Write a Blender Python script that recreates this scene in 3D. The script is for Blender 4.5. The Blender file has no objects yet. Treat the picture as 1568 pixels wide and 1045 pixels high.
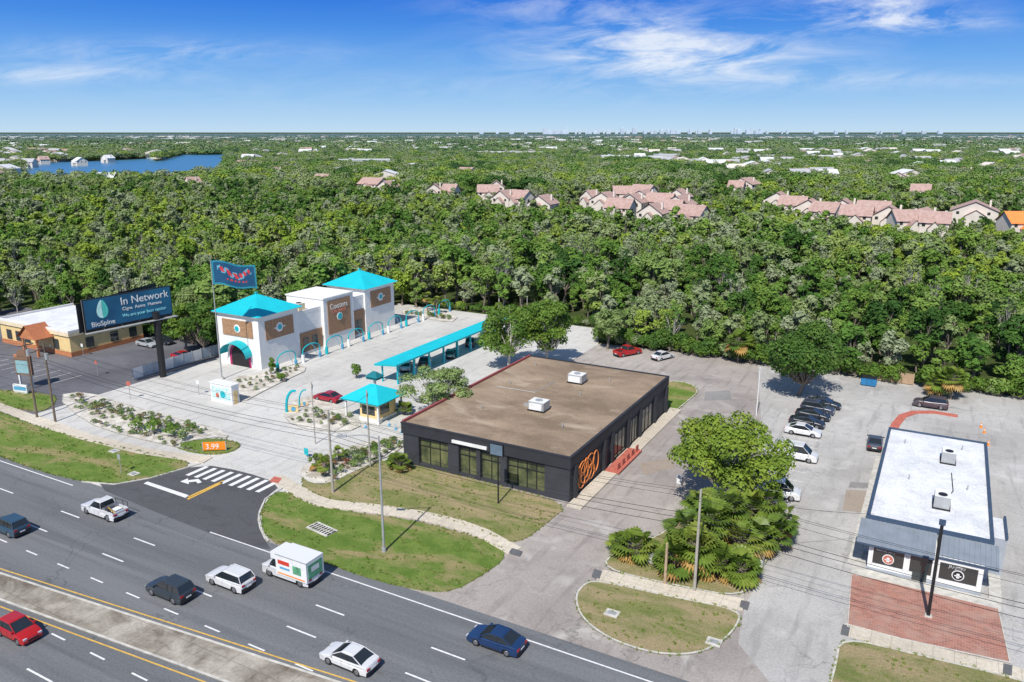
import bpy, math, random
import numpy as np
from mathutils import Vector, Matrix
random.seed(7); RNG=np.random.default_rng(11)
sc=bpy.context.scene; COL=sc.collection
# ---------------- survey frame ----------------
H=40.0; F=1210.0; PT=math.atan(320.5/F); SP,CP=math.sin(PT),math.cos(PT)
ANG=math.radians(-28.9); E1=(math.cos(ANG),math.sin(ANG)); E2=(-math.sin(ANG),math.cos(ANG))
def P(x,y,z=0.0):
    u=(x-784)/F; v=(522.5-y)/F; f=(H-z)/(SP-v*CP)
    return (u*f,(CP+v*SP)*f)
def S(s,t): return (s*E1[0]+t*E2[0], s*E1[1]+t*E2[1])
def toS(p): return (p[0]*E1[0]+p[1]*E1[1], p[0]*E2[0]+p[1]*E2[1])
def topz(b,ty):
    Y=P(*b)[1]; v=(522.5-ty)/F
    return H-Y*(SP-v*CP)/(CP+v*SP)
# ---------------- materials ----------------
def _nt(name):
    m=bpy.data.materials.new(name); m.use_nodes=True; nt=m.node_tree
    return m,nt,nt.nodes['Principled BSDF']
def _lk(nt,a,b): nt.links.new(a,b)
MC={}
def M(name,col,rough=.8,var=.12,scale=2.0,bump=0.0,metal=0.0,col2=None,spec=.3,coat=0.0):
    if name in MC: return MC[name]
    m,nt,b=_nt(name); N=nt.nodes
    tc=N.new('ShaderNodeTexCoord'); no=N.new('ShaderNodeTexNoise'); no.inputs['Scale'].default_value=scale; no.inputs['Detail'].default_value=6
    _lk(nt,tc.outputs['Object'],no.inputs['Vector'])
    cr=N.new('ShaderNodeValToRGB'); e=cr.color_ramp.elements; e[0].position=.3; e[1].position=.7
    c2=col2 if col2 else tuple(min(1,c*(1+var)) for c in col)
    c1=col if col2 else tuple(c*(1-var) for c in col)
    e[0].color=(*c1,1); e[1].color=(*c2,1)
    _lk(nt,no.outputs['Fac'],cr.inputs['Fac']); _lk(nt,cr.outputs['Color'],b.inputs['Base Color'])
    b.inputs['Roughness'].default_value=rough; b.inputs['Metallic'].default_value=metal; b.inputs['Specular IOR Level'].default_value=spec
    b.inputs['Coat Weight'].default_value=coat; b.inputs['Coat Roughness'].default_value=.06
    if bump:
        bp=N.new('ShaderNodeBump'); bp.inputs['Strength'].default_value=bump; bp.inputs['Distance'].default_value=.03
        n2=N.new('ShaderNodeTexNoise'); n2.inputs['Scale'].default_value=scale*8; _lk(nt,tc.outputs['Object'],n2.inputs['Vector'])
        _lk(nt,n2.outputs['Fac'],bp.inputs['Height']); _lk(nt,bp.outputs['Normal'],b.inputs['Normal'])
    MC[name]=m; return m
def mixc(nt,fac,a,b,mode='MIX',f=None):
    n=nt.nodes.new('ShaderNodeMix'); n.data_type='RGBA'; n.blend_type=mode
    if fac is not None: nt.links.new(fac,n.inputs[0])
    else: n.inputs[0].default_value=f
    for k,x in ((6,a),(7,b)):
        if isinstance(x,tuple): n.inputs[k].default_value=(*x,1)
        else: nt.links.new(x,n.inputs[k])
    return n.outputs[2]
def ramp(nt,src,p0,p1,c0=0.0,c1=1.0):
    n=nt.nodes.new('ShaderNodeMapRange'); n.inputs[1].default_value=p0; n.inputs[2].default_value=p1; n.inputs[3].default_value=c0; n.inputs[4].default_value=c1
    n.clamp=True; nt.links.new(src,n.inputs[0]); return n.outputs[0]
def stcoord(nt,scale=(1,1,1)):
    g=nt.nodes.new('ShaderNodeNewGeometry'); mp=nt.nodes.new('ShaderNodeMapping'); mp.vector_type='POINT'
    mp.inputs['Rotation'].default_value=(0,0,-ANG); nt.links.new(g.outputs['Position'],mp.inputs['Vector'])
    m2=nt.nodes.new('ShaderNodeVectorMath'); m2.operation='MULTIPLY'; m2.inputs[1].default_value=scale
    nt.links.new(mp.outputs[0],m2.inputs[0]); return m2.outputs[0]
def noise(nt,vec,scale,detail=5,dist=0.0,rough=.55):
    n=nt.nodes.new('ShaderNodeTexNoise'); n.inputs['Scale'].default_value=scale; n.inputs['Detail'].default_value=detail
    n.inputs['Distortion'].default_value=dist; n.inputs['Roughness'].default_value=rough
    nt.links.new(vec,n.inputs['Vector']); return n.outputs['Fac']
def pave(name,base,dark,stretch=(1,1,1),joint=0,crack=True,light=None,sc_big=.07,crackmix=.2,tracks=None):
    m,nt,b=_nt(name); v=stcoord(nt); vs=stcoord(nt,stretch)
    big=ramp(nt,noise(nt,vs,sc_big,6,.6),.36,.66)
    c=mixc(nt,big,base,dark)
    fine=ramp(nt,noise(nt,v,5.0,6),.25,.75,.80,1.18)
    cc=nt.nodes.new('ShaderNodeCombineColor')
    for i in range(3): nt.links.new(fine,cc.inputs[i])
    c=mixc(nt,None,c,cc.outputs[0],'MULTIPLY',1.0)
    med=ramp(nt,noise(nt,vs,.55,5,1.0),.54,.74,0,.5)
    c=mixc(nt,med,c,tuple(x*.68 for x in dark))
    sp=ramp(nt,noise(nt,v,1.7,3,0,.4),.70,.76,0,.35); c=mixc(nt,sp,c,tuple(x*.45 for x in dark))
    if light:
        c=mixc(nt,ramp(nt,noise(nt,vs,.25,4,.8),.56,.72,0,.7),c,light)
    if tracks:
        c=mixc(nt,ramp(nt,noise(nt,stcoord(nt,tracks),.9,4,.3),.55,.68,0,.4),c,tuple(x*.6 for x in dark))
    if crack:
        vo=nt.nodes.new('ShaderNodeTexVoronoi'); vo.feature='DISTANCE_TO_EDGE'; vo.inputs['Scale'].default_value=.13
        nd=nt.nodes.new('ShaderNodeTexNoise'); nd.inputs['Scale'].default_value=.35; nd.inputs['Detail'].default_value=6; nt.links.new(v,nd.inputs['Vector'])
        mv=nt.nodes.new('ShaderNodeVectorMath'); mv.operation='MULTIPLY_ADD'; mv.inputs[1].default_value=(7,7,0)
        nt.links.new(nd.outputs['Color'],mv.inputs[0]); nt.links.new(v,mv.inputs[2]); nt.links.new(mv.outputs[0],vo.inputs['Vector'])
        cm=nt.nodes.new('ShaderNodeMath'); cm.operation='MULTIPLY'; nt.links.new(ramp(nt,vo.outputs['Distance'],0,.010,crackmix*1.6,0),cm.inputs[0]); nt.links.new(ramp(nt,noise(nt,v,.12,3),.45,.6),cm.inputs[1])
        c=mixc(nt,cm.outputs[0],c,tuple(x*.3 for x in dark))
    if joint:
        br=nt.nodes.new('ShaderNodeTexBrick'); br.offset=0; br.inputs['Scale'].default_value=1; br.inputs['Brick Width'].default_value=joint; br.inputs['Row Height'].default_value=joint
        br.inputs['Mortar Size'].default_value=.04; br.inputs['Mortar Smooth'].default_value=.3; nt.links.new(v,br.inputs['Vector'])
        c=mixc(nt,ramp(nt,br.outputs['Fac'],0,1,0,.4),c,tuple(x*.45 for x in dark))
    nt.links.new(c,b.inputs['Base Color']); b.inputs['Roughness'].default_value=.85; b.inputs['Specular IOR Level'].default_value=.25
    bp=nt.nodes.new('ShaderNodeBump'); bp.inputs['Strength'].default_value=.25; bp.inputs['Distance'].default_value=.02
    nt.links.new(noise(nt,v,20,4),bp.inputs['Height']); nt.links.new(bp.outputs[0],b.inputs['Normal'])
    return m
def grassmat(name,g1,g2,tan,amt=.5):
    m,nt,b=_nt(name); v=stcoord(nt)
    c=mixc(nt,ramp(nt,noise(nt,v,.5,7,.5,.65),.38,.62),g1,g2)
    c=mixc(nt,ramp(nt,noise(nt,stcoord(nt,(.5,1.3,1)),.22,8,.5,.7),.60-amt*.18,.70-amt*.12,0,.92),c,tan)
    c=mixc(nt,ramp(nt,noise(nt,v,1.6,5,.5,.7),.62,.72,0,.5),c,tuple(x*.55 for x in g1))
    f=ramp(nt,noise(nt,v,8,6,0,.75),.2,.8,.5,1.5); cc=nt.nodes.new('ShaderNodeCombineColor')
    for i in range(3): nt.links.new(f,cc.inputs[i])
    c=mixc(nt,None,c,cc.outputs[0],'MULTIPLY',1.0)
    nt.links.new(c,b.inputs['Base Color']); b.inputs['Roughness'].default_value=.95; b.inputs['Specular IOR Level'].default_value=.1
    bp=nt.nodes.new('ShaderNodeBump'); bp.inputs['Strength'].default_value=.9; bp.inputs['Distance'].default_value=.18
    nt.links.new(noise(nt,v,7,6,0,.75),bp.inputs['Height']); nt.links.new(bp.outputs[0],b.inputs['Normal'])
    return m
def leafmat(name,cols,patch=False,rough=.6,trans=.3):
    m,nt,b=_nt(name); N=nt.nodes
    g=N.new('ShaderNodeNewGeometry'); oi=N.new('ShaderNodeObjectInfo')
    cr=N.new('ShaderNodeValToRGB'); cr.color_ramp.interpolation='LINEAR'
    e=cr.color_ramp.elements; n=len(cols)
    while len(e)<n: e.new(.5)
    for i,c in enumerate(cols): e[i].position=i/(n-1); e[i].color=(*c,1)
    nz=noise(nt,g.outputs['Position'],.011 if patch else .35,4,.5)
    ad=N.new('ShaderNodeMath'); ad.operation='MULTIPLY_ADD'; ad.inputs[1].default_value=.60 if patch else .15
    nt.links.new(oi.outputs['Random'],ad.inputs[0]); nt.links.new(ramp(nt,nz,.35,.65,-.10,.50) if patch else ramp(nt,nz,.3,.7,0,.8),ad.inputs[2])
    nt.links.new(ad.outputs[0],cr.inputs[0]); c=cr.outputs[0]
    f=ramp(nt,noise(nt,g.outputs['Position'],1.1,4,0,.7),.25,.75,.65,1.35); cc=N.new('ShaderNodeCombineColor')
    for i in range(3): nt.links.new(f,cc.inputs[i])
    c=mixc(nt,None,c,cc.outputs[0],'MULTIPLY',1.0)
    out=N['Material Output']
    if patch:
        ln=N.new('ShaderNodeVectorMath'); ln.operation='LENGTH'; nt.links.new(g.outputs['Position'],ln.inputs[0])  # bluish aerial haze painted into the leaf colour, stronger with distance from origin
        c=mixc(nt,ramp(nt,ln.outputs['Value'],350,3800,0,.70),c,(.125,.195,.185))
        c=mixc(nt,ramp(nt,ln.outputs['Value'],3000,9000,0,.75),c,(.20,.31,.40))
        df=N.new('ShaderNodeBsdfDiffuse'); nt.links.new(c,df.inputs[0]); nt.links.new(df.outputs[0],out.inputs[0]); N.remove(b); return m
    nt.links.new(c,b.inputs['Base Color']); b.inputs['Roughness'].default_value=rough; b.inputs['Specular IOR Level'].default_value=.2
    tr=N.new('ShaderNodeBsdfTranslucent'); mx=N.new('ShaderNodeMixShader'); mx.inputs[0].default_value=trans
    nt.links.new(c,tr.inputs[0])
    nt.links.new(b.outputs[0],mx.inputs[1]); nt.links.new(tr.outputs[0],mx.inputs[2]); nt.links.new(mx.outputs[0],out.inputs[0])
    return m
asph=pave('asphalt_road',(.178,.183,.19),(.135,.14,.147),(.06,1,1),light=(.215,.217,.22),sc_big=.3,crackmix=.3,tracks=(.02,1,1))
asph_new=pave('asphalt_entry',(.105,.105,.11),(.075,.075,.08),(.5,1,1))
asph_left=pave('asphalt_side_lot',(.17,.17,.185),(.105,.105,.12))
conc=pave('concrete_wash',(.60,.585,.55),(.49,.475,.445),joint=4.6,crack=False,tracks=(1,.12,1))
lotmid=pave('old_lot_pavement',(.41,.37,.335),(.29,.255,.235),light=(.51,.48,.44),crackmix=.35,tracks=(1,.1,1))
lotr=pave('grey_lot_pavement',(.48,.465,.44),(.37,.355,.335),light=(.55,.535,.51),crackmix=.35,tracks=(1,.12,1))
walk=pave('sidewalk_concrete',(.66,.59,.48),(.50,.44,.35),joint=1.5,crack=False)
medm=pave('median_concrete',(.42,.38,.32),(.15,.125,.095),joint=3,crack=True,sc_big=.28,light=(.52,.48,.41))
kerbm=M('kerb_concrete',(.52,.50,.45),.9,.2,1.5,.2)
whitep=M('road_paint_white',(.62,.62,.61),.7,.18,3,0,0,(.82,.82,.80)); yellowp=M('road_paint_yellow',(.55,.33,.07),.7,.18,3,0,0,(.76,.47,.09))
grass=grassmat('grass_verge',(.115,.195,.034),(.185,.255,.058),(.36,.285,.145),.66)
grass_dry=grassmat('grass_dry',(.16,.20,.055),(.24,.25,.09),(.40,.315,.18),1.05)
rock=pave('white_rock_bed',(.72,.68,.61),(.40,.36,.30),crack=False,sc_big=.6)
forestfloor=grassmat('forest_floor',(.05,.075,.024),(.075,.10,.028),(.10,.09,.045),.3)
brickp,nt,b=_nt('brick_paving'); v=stcoord(nt)
br=nt.nodes.new('ShaderNodeTexBrick'); br.inputs['Scale'].default_value=1; br.inputs['Brick Width'].default_value=.42; br.inputs['Row Height'].default_value=.21
br.inputs['Color1'].default_value=(.44,.17,.12,1); br.inputs['Color2'].default_value=(.28,.11,.08,1); br.inputs['Mortar'].default_value=(.36,.27,.22,1); br.inputs['Mortar Size'].default_value=.02
nt.links.new(v,br.inputs['Vector']); c=mixc(nt,ramp(nt,noise(nt,v,.5,6,.5),.42,.7,0,.7),br.outputs[0],(.42,.28,.22)); nt.links.new(c,b.inputs['Base Color']); b.inputs['Roughness'].default_value=.9
leaf_forest=leafmat('forest_leaves_hazed',[(.034,.078,.022),(.058,.125,.028),(.095,.185,.036),(.16,.255,.05),(.175,.245,.085),(.25,.29,.175),(.215,.29,.06),(.25,.34,.045),(.12,.22,.036)],True)
leaf_oak=leafmat('oak_leaves',[(.08,.16,.026),(.14,.24,.036),(.23,.33,.05)])
leaf_yel=leafmat('tree_leaves_yellow_green',[(.12,.20,.028),(.20,.295,.038),(.32,.39,.055)])
leaf_dark=leafmat('tree_leaves_dark',[(.048,.115,.024),(.09,.175,.03),(.15,.25,.042)])
leaf_pale=leafmat('tree_leaves_pale',[(.17,.25,.08),(.24,.33,.11),(.33,.40,.16)])
leaf_palm=leafmat('palm_fronds',[(.09,.17,.03),(.18,.26,.042),(.34,.37,.075)],rough=.4)
leaf_dead=leafmat('dead_palm_fronds',[(.36,.20,.07),(.50,.32,.10),(.44,.32,.16)],rough=.8)
leaf_red=leafmat('shrub_red_leaves',[(.26,.07,.05),(.20,.18,.06),(.12,.19,.04)])
tuftm=leafmat('grass_blades',[(.12,.21,.03),(.19,.28,.05),(.28,.31,.09),(.42,.36,.18)],trans=.2)
bark=M('bark',(.22,.185,.15),.95,.3,3,.5); barkp=M('bark_pale',(.47,.44,.39),.95,.25,3,.4)
teal=M('teal_paint',(.012,.42,.47),.4,.06,1); tealm=M('teal_metal_roof',(.015,.50,.58),.45,.06,.5)
stucco=M('white_stucco',(.76,.75,.72),.85,.06,.8,.1); brown=M('wood_cladding',(.36,.21,.12),.7,.25,3)
dark=M('charcoal_wall',(.046,.048,.056),.7,.15,.6); darkf=M('charcoal_fascia',(.033,.035,.042),.6,.15,.6)
black=M('black_metal',(.02,.02,.022),.5,.1,2); steel=M('galvanised_steel',(.42,.43,.43),.5,.15,1,0,.3); concpole=M('concrete_pole',(.38,.35,.30),.9,.2,1)
wood=M('wood_pole',(.17,.13,.10),.95,.25,2,.3); woodl=M('wood_pole_pale',(.42,.31,.20),.95,.2,2,.3)
white=M('white_metal',(.75,.75,.73),.5,.07,1); glass=M('dark_glass',(.035,.045,.045),.06,.1,1,0,0,None,.9)
windowg=M('storefront_glass_reflection',(.03,.045,.03),.10,.5,.9,0,0,(.17,.18,.08),.8)  # greenish reflection painted into the dark glass colour as mottling
redp=M('red_paint',(.48,.14,.10),.8,.2,2); orange=M('orange_paint',(.80,.26,.07),.6,.1,1); ora=M('orange_banner',(.85,.25,.02),.6,.05,1)
roofm=pave('gravel_roof',(.35,.26,.18),(.21,.155,.105),(.6,1,1),light=(.48,.39,.29),crack=False,sc_big=.2)
wroof=pave('white_roof',(.74,.75,.76),(.60,.61,.63),crack=False,sc_big=.3)
groof=pave('grey_roof',(.46,.46,.47),(.38,.38,.40),crack=False,sc_big=.3)
seam=M('seam_metal_grey',(.38,.42,.46),.4,.1,1,0,.5); ivory=M('cream_wall',(.74,.55,.26),.85,.08,1,.1); salmon=M('orange_brick_trim',(.50,.20,.09),.85,.15,2,.1)
shingle=M('mauve_shingles',(.36,.23,.195),.9,.2,.8,0,0,(.49,.35,.31)); cream=M('house_stucco',(.68,.62,.55),.9,.08,.5)
pale=M('pale_building',(.66,.67,.68),.8,.1,.02); hazeb=M('far_tower_hazed',(.50,.58,.67),.8,.12,.01)  # skyline towers: distance haze painted in as a pale blue base colour
skyblue=M('sky_blue_panel',(.10,.35,.55),.5,.1,1); magenta=M('magenta_paint',(.40,.03,.12),.6,.1,1)
# ---------------- mesh builder ----------------
class MB:
    def __init__(s): s.v=[];s.f=[];s.m=[];s.mats=[]
    def mi(s,mat):
        if mat not in s.mats: s.mats.append(mat)
        return s.mats.index(mat)
    def face(s,pts,mat):
        n=len(s.v); s.v+= [tuple(p) for p in pts]; s.f.append(tuple(range(n,n+len(pts)))); s.m.append(s.mi(mat))
    def prism(s,poly,z0,z1,mat,top=None,bottom=False):
        a=sum(poly[i][0]*poly[(i+1)%len(poly)][1]-poly[(i+1)%len(poly)][0]*poly[i][1] for i in range(len(poly)))
        if a<0: poly=poly[::-1]
        n=len(poly)
        s.face([(x,y,z1) for x,y in poly],top or mat)
        if bottom: s.face([(x,y,z0) for x,y in poly[::-1]],mat)
        for i in range(n):
            a_,b_=poly[i],poly[(i+1)%n]; s.face([(a_[0],a_[1],z0),(b_[0],b_[1],z0),(b_[0],b_[1],z1),(a_[0],a_[1],z1)],mat)
        return s
    def box(s,x0,x1,y0,y1,z0,z1,mat,top=None):
        return s.prism([(x0,y0),(x1,y0),(x1,y1),(x0,y1)],z0,z1,mat,top,True)
    def tube(s,p0,p1,r0,r1,mat,n=8,cap=True):
        p0=Vector(p0);p1=Vector(p1); d=(p1-p0).normalized(); a=d.orthogonal().normalized(); b=d.cross(a)
        A=[];B=[]
        for i in range(n):
            t=2*math.pi*i/n; o=a*math.cos(t)+b*math.sin(t); A.append(p0+o*r0); B.append(p1+o*r1)
        for i in range(n):
            j=(i+1)%n; s.face([A[i],A[j],B[j],B[i]],mat)
        if cap: s.face(A[::-1],mat); s.face(B,mat)
        return s
    def path(s,pts,r,mat,n=6):
        for a,b in zip(pts,pts[1:]): s.tube(a,b,r,r,mat,n)
        return s
    def hip(s,x0,x1,y0,y1,z0,z1,mat,ridge=0.0):
        cx,cy=(x0+x1)/2,(y0+y1)/2
        r0=(cx-ridge/2,cy,z1); r1=(cx+ridge/2,cy,z1)
        c=[(x0,y0,z0),(x1,y0,z0),(x1,y1,z0),(x0,y1,z0)]
        if ridge==0:
            for i in range(4): s.face([c[i],c[(i+1)%4],r0],mat)
        else:
            s.face([c[0],c[1],r1,r0],mat); s.face([c[1],c[2],r1],mat); s.face([c[2],c[3],r0,r1],mat); s.face([c[3],c[0],r0],mat)
        s.face(c[::-1],mat)
    def gable(s,x0,x1,y0,y1,z0,z1,mat,wall,axis='x',ov=.5):
        if axis=='x':
            cy=(y0+y1)/2
            s.face([(x0-ov,y0-ov,z0-.2),(x1+ov,y0-ov,z0-.2),(x1+ov,cy,z1),(x0-ov,cy,z1)],mat); s.face([(x1+ov,y1+ov,z0-.2),(x0-ov,y1+ov,z0-.2),(x0-ov,cy,z1),(x1+ov,cy,z1)],mat)
            s.face([(x0,y1,z0),(x0,y0,z0),(x0,cy,z1-.15)],wall); s.face([(x1,y0,z0),(x1,y1,z0),(x1,cy,z1-.15)],wall)
        else:
            cx=(x0+x1)/2
            s.face([(x0-ov,y1+ov,z0-.2),(x0-ov,y0-ov,z0-.2),(cx,y0-ov,z1),(cx,y1+ov,z1)],mat); s.face([(x1+ov,y0-ov,z0-.2),(x1+ov,y1+ov,z0-.2),(cx,y1+ov,z1),(cx,y0-ov,z1)],mat)
            s.face([(x0,y0,z0),(x1,y0,z0),(cx,y0,z1-.15)],wall); s.face([(x1,y1,z0),(x0,y1,z0),(cx,y1,z1-.15)],wall)
    def obj(s,name,loc=(0,0,0),rot=0.0,parent=None,smooth=False):
        me=bpy.data.meshes.new(name); me.from_pydata(s.v,[],s.f); me.polygons.foreach_set('material_index',s.m)
        for m in s.mats: me.materials.append(m)
        if smooth: me.polygons.foreach_set('use_smooth',[True]*len(s.f))
        me.update(); o=bpy.data.objects.new(name,me); COL.objects.link(o); o.location=loc if len(loc)==3 else (*loc,0); o.rotation_euler=(0,0,rot)
        if parent: o.parent=parent
        return o
def empty(name,loc,rot=0.0):
    e=bpy.data.objects.new(name,None); e.empty_display_size=.5; COL.objects.link(e); e.location=(loc[0],loc[1],loc[2] if len(loc)>2 else 0); e.rotation_euler=(0,0,rot); return e
def text(name,s,size,loc,ang,mat,parent=None,ext=.02,align='LEFT'):
    c=bpy.data.curves.new(name,'FONT'); c.body=s; c.size=size; c.extrude=ext; c.align_x=align; c.materials.append(mat)
    o=bpy.data.objects.new(name,c); COL.objects.link(o); o.location=loc; o.rotation_euler=(math.pi/2,0,ang)
    if parent: o.parent=parent
    return o
def chaikin(p,k=2):
    for _ in range(k):
        q=[]
        for i in range(len(p)):
            a,b=p[i],p[(i+1)%len(p)]; q+=[(a[0]*.75+b[0]*.25,a[1]*.75+b[1]*.25),(a[0]*.25+b[0]*.75,a[1]*.25+b[1]*.75)]
        p=q
    return p
def PP(l): return [P(*q) for q in l]
def SS(l): return [S(*q) for q in l]
def sheet(name,poly,z,mat,th=0.0,side=None):
    mb=MB()
    a=sum(poly[i][0]*poly[(i+1)%len(poly)][1]-poly[(i+1)%len(poly)][0]*poly[i][1] for i in range(len(poly)))
    if a<0: poly=poly[::-1]
    if th: mb.prism(poly,z-th,z,side or mat,mat)
    else: mb.face([(x,y,z) for x,y in poly],mat)
    return mb.obj(name)
def kerb(name,poly,w=.16,h=.14,closed=True,z=0.0,mat=None):
    mb=MB(); mat=mat or kerbm; n=len(poly)
    a=sum(poly[i][0]*poly[(i+1)%n][1]-poly[(i+1)%n][0]*poly[i][1] for i in range(n))
    sg=1 if a>0 else -1
    inn=[]
    for i in range(n):
        p0=Vector(poly[i-1] if (closed or i>0) else poly[i]); p1=Vector(poly[(i+1)%n] if (closed or i<n-1) else poly[i])
        d=(p1-p0); d=d.normalized() if d.length>1e-6 else Vector((1,0)); inn.append((poly[i][0]-d.y*w*sg,poly[i][1]+d.x*w*sg))
    for i in range(n if closed else n-1):
        j=(i+1)%n; a,b,c,d=poly[i],poly[j],inn[j],inn[i]
        mb.face([(*a,z+h),(*b,z+h),(*c,z+h),(*d,z+h)],mat); mb.face([(*a,z-.02),(*b,z-.02),(*b,z+h),(*a,z+h)],mat); mb.face([(*d,z-.02),(*c,z-.02),(*c,z+h),(*d,z+h)],mat)
    return mb.obj(name)
def inpoly(x,y,poly):
    r=np.zeros(len(x),bool); n=len(poly)
    for i in range(n):
        x0,y0=poly[i];x1,y1=poly[(i+1)%n]
        c=((y0>y)!=(y1>y)); 
        with np.errstate(divide='ignore',invalid='ignore'): xi=(x1-x0)*(y-y0)/(y1-y0+1e-12)+x0
        r^=c&(x<xi)
    return r
# ---------------- ground and roads ----------------
g=MB(); g.face([(-30000,-3000,-.06),(30000,-3000,-.06),(30000,45000,-.06),(-30000,45000,-.06)],forestfloor); g.obj('ground')
sheet('highway_road',SS([(-260,8),(90,8),(90,51),(-260,51)]),.012,asph)
sheet('car_wash_pavement',SS([(-114,50.9),(-57,50.9),(-57,138),(-62,150),(-114,150)]),0,conc)
sheet('side_lot_pavement',SS([(-190,50.9),(-114.01,50.9),(-114.01,104),(-190,104)]),-.004,asph_left)
bnd=PP([(1160,552),(1165,640),(1160,760),(1180,850),(1140,930),(1130,985)])
sheet('old_parking_lot',[S(-57,50.9),S(-57,138),S(-57,139)]+bnd+[S(-5,50.9)],-.004,lotmid)
sheet('parking_lot',bnd[::-1]+[S(75,139),S(75,50.9),S(-5,50.9)],.001,lotr)
sheet('entry_drive',chaikin(PP([(120,735),(232,733),(308,711),(372,722),(432,742),(404,765),(393,790),(398,815),(420,850),(300,810)]),1),.02,asph_new)
patchm=pave('pavement_patch',(.38,.32,.26),(.32,.26,.21),crack=False); patchd=pave('pavement_patch_dark',(.30,.285,.275),(.24,.23,.22),crack=False)
for q,m in (([(1296,750),(1330,752),(1326,786),(1290,782)],patchm),([(1302,738),(1330,740),(1331,748),(1299,747)],patchd),([(980,710),(1030,700),(1034,716),(985,728)],patchm),([(1080,600),(1118,598),(1120,612),(1078,614)],patchd)):
    sheet('pavement_patch',PP(q),.008,m)
GP=[]
def verge(px,mat=grass,z=.09,name='grass_verge',k=2,kerbed=False):
    poly=chaikin(PP(px),k); o=sheet(name,poly,z,mat,.12); GP.append((poly,z,mat))
    if kerbed: kerb('kerb',poly,h=.13)
    return o
verge([(-120,590),(0,632),(60,655),(150,680),(220,693),(306,711),(235,732),(175,742),(125,738),(60,722),(0,699),(-120,655)])
verge([(-60,592),(0,598),(60,603),(92,608),(70,632),(30,628),(-60,602)])
verge([(408,828),(398,792),(408,766),(432,750),(470,772),(500,780),(640,798),(738,826),(783,850),(735,884),(690,908),(640,905),(560,886),(480,855)])
verge([(500,700),(560,705),(622,709),(750,742),(873,772),(840,800),(789,838),(738,812),(640,782),(505,768),(450,741)],grass_dry)
verge([(918,890),(1030,915),(1136,935),(1130,962),(1100,990),(1060,1005),(1000,1003),(935,982),(890,950),(878,915),(895,893)],grass_dry,kerbed=True)
verge([(940,845),(1010,822),(1050,790),(1120,785),(1200,800),(1185,845),(1160,880),(1140,918),(1030,898),(918,872)],grass_dry,z=.10,kerbed=True)
verge([(1285,975),(1400,1002),(1538,1035),(1600,1055),(1600,1120),(1260,1080),(1278,1020)],grass_dry,kerbed=True)
verge([(1016,583),(1058,587),(1072,600),(1050,618),(1036,630),(1018,632),(1005,610)],kerbed=True)
verge([(260,683),(320,672),(358,676),(372,684),(345,697),(300,696)],grass,z=.12)
for px,m in (([(85,607),(130,600),(200,622),(290,645),(335,658),(355,672),(320,671),(262,682),(320,697),(190,668),(130,648)],rock),
    ([(430,632),(452,612),(480,607),(520,622),(560,650),(530,664),(450,656)],rock),
    ([(352,578),(400,574),(450,556),(475,566),(440,582),(400,602),(372,618),(352,608)],rock),
    ([(606,478),(650,470),(705,484),(690,496),(640,486)],rock),
    ([(455,726),(475,705),(520,690),(600,668),(618,672),(617,690),(545,722),(505,742),(475,742)],rock)):
    poly=chaikin(PP(px),1); sheet('landscape_bed',poly,.13,m,.15); kerb('kerb',poly,h=.15)
def strip(name,c,w,z,mat,th=.14):
    p=[Vector(P(*q)) for q in c]; L=[];R=[]
    for i in range(len(p)):
        d=(p[min(i+1,len(p)-1)]-p[max(i-1,0)]).normalized(); n=Vector((-d.y,d.x))*w/2; L.append(tuple(p[i]+n)); R.append(tuple(p[i]-n))
    mb=MB()
    for i in range(len(p)-1): mb.prism([L[i],L[i+1],R[i+1],R[i]],z-th,z,mat)
    return mb.obj(name)
strip('sidewalk',[(-120,575),(0,624),(60,645),(130,670),(220,692),(318,706)],1.8,.11,walk)
strip('sidewalk',[(422,732),(450,748),(475,763),(500,772),(570,779),(640,789),(700,803),(740,818),(788,845)],1.8,.115,walk)
strip('sidewalk',[(918,881),(1030,907),(1138,927)],1.8,.12,walk)
strip('sidewalk',[(1293,964),(1400,993),(1540,1028),(1620,1050)],1.6,.12,walk)
sheet('tactile_paving',PP([(420,731),(432,734),(426,742),(413,738)]),.125,redp,.1)
tg=M('tactile_grey',(.13,.13,.135))
for q in ([(784,841),(800,846),(796,853),(779,848)],[(1135,921),(1148,924),(1145,935),(1132,932)],[(1290,958),(1302,961),(1299,975),(1287,972)],[(1536,1018),(1550,1021),(1549,1037),(1535,1034)],[(910,873),(922,877),(918,889),(906,884)]):
    sheet('tactile_paving',PP(q),.128,tg,.1)
kerb('kerb',PP([(308,711),(232,733),(175,743),(125,739)])[::-1],closed=False,h=.12)
kerb('kerb',PP([(432,748),(405,765),(395,790),(400,815),(410,830)]),closed=False,h=.12)
# ---------------- road markings ----------------
mk=MB()
def rect(s0,s1,t0,t1,z,mat,mb): mb.face([(*S(s0,t0),z),(*S(s1,t0),z),(*S(s1,t1),z),(*S(s0,t1),z)],mat)
rect(-240,-86,49.5,49.65,.026,whitep,mk); rect(-63,80,49.5,49.65,.026,whitep,mk)
for k in range(-14,14):
    c=-79.4+12.19*k
    for t in (45.0,41.5): rect(c-1.6,c+1.6,t-.08,t+.08,.022,whitep,mk)
    for t in (27.8,24.2,20.6): rect(c-3,c+.2,t-.08,t+.08,.022,whitep,mk)
for k in range(-12,14):
    c=-75+5.08*k
    if c<-38: rect(c-.9,c+.9,38.15,38.3,.022,whitep,mk)
    if c<-46: rect(c-.9,c+.9,31.3,31.45,.022,whitep,mk)
mk.obj('lane_markings')
medpoly=[(-240,33.7),(-120,33.7),(-82,33.9),(-74,34.6),(-35,38.3),(60,38.3),(60,34.4),(-35,34.4),(-42,34.1),(-74,31.6),(-120,30.5),(-240,30.5)]
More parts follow.
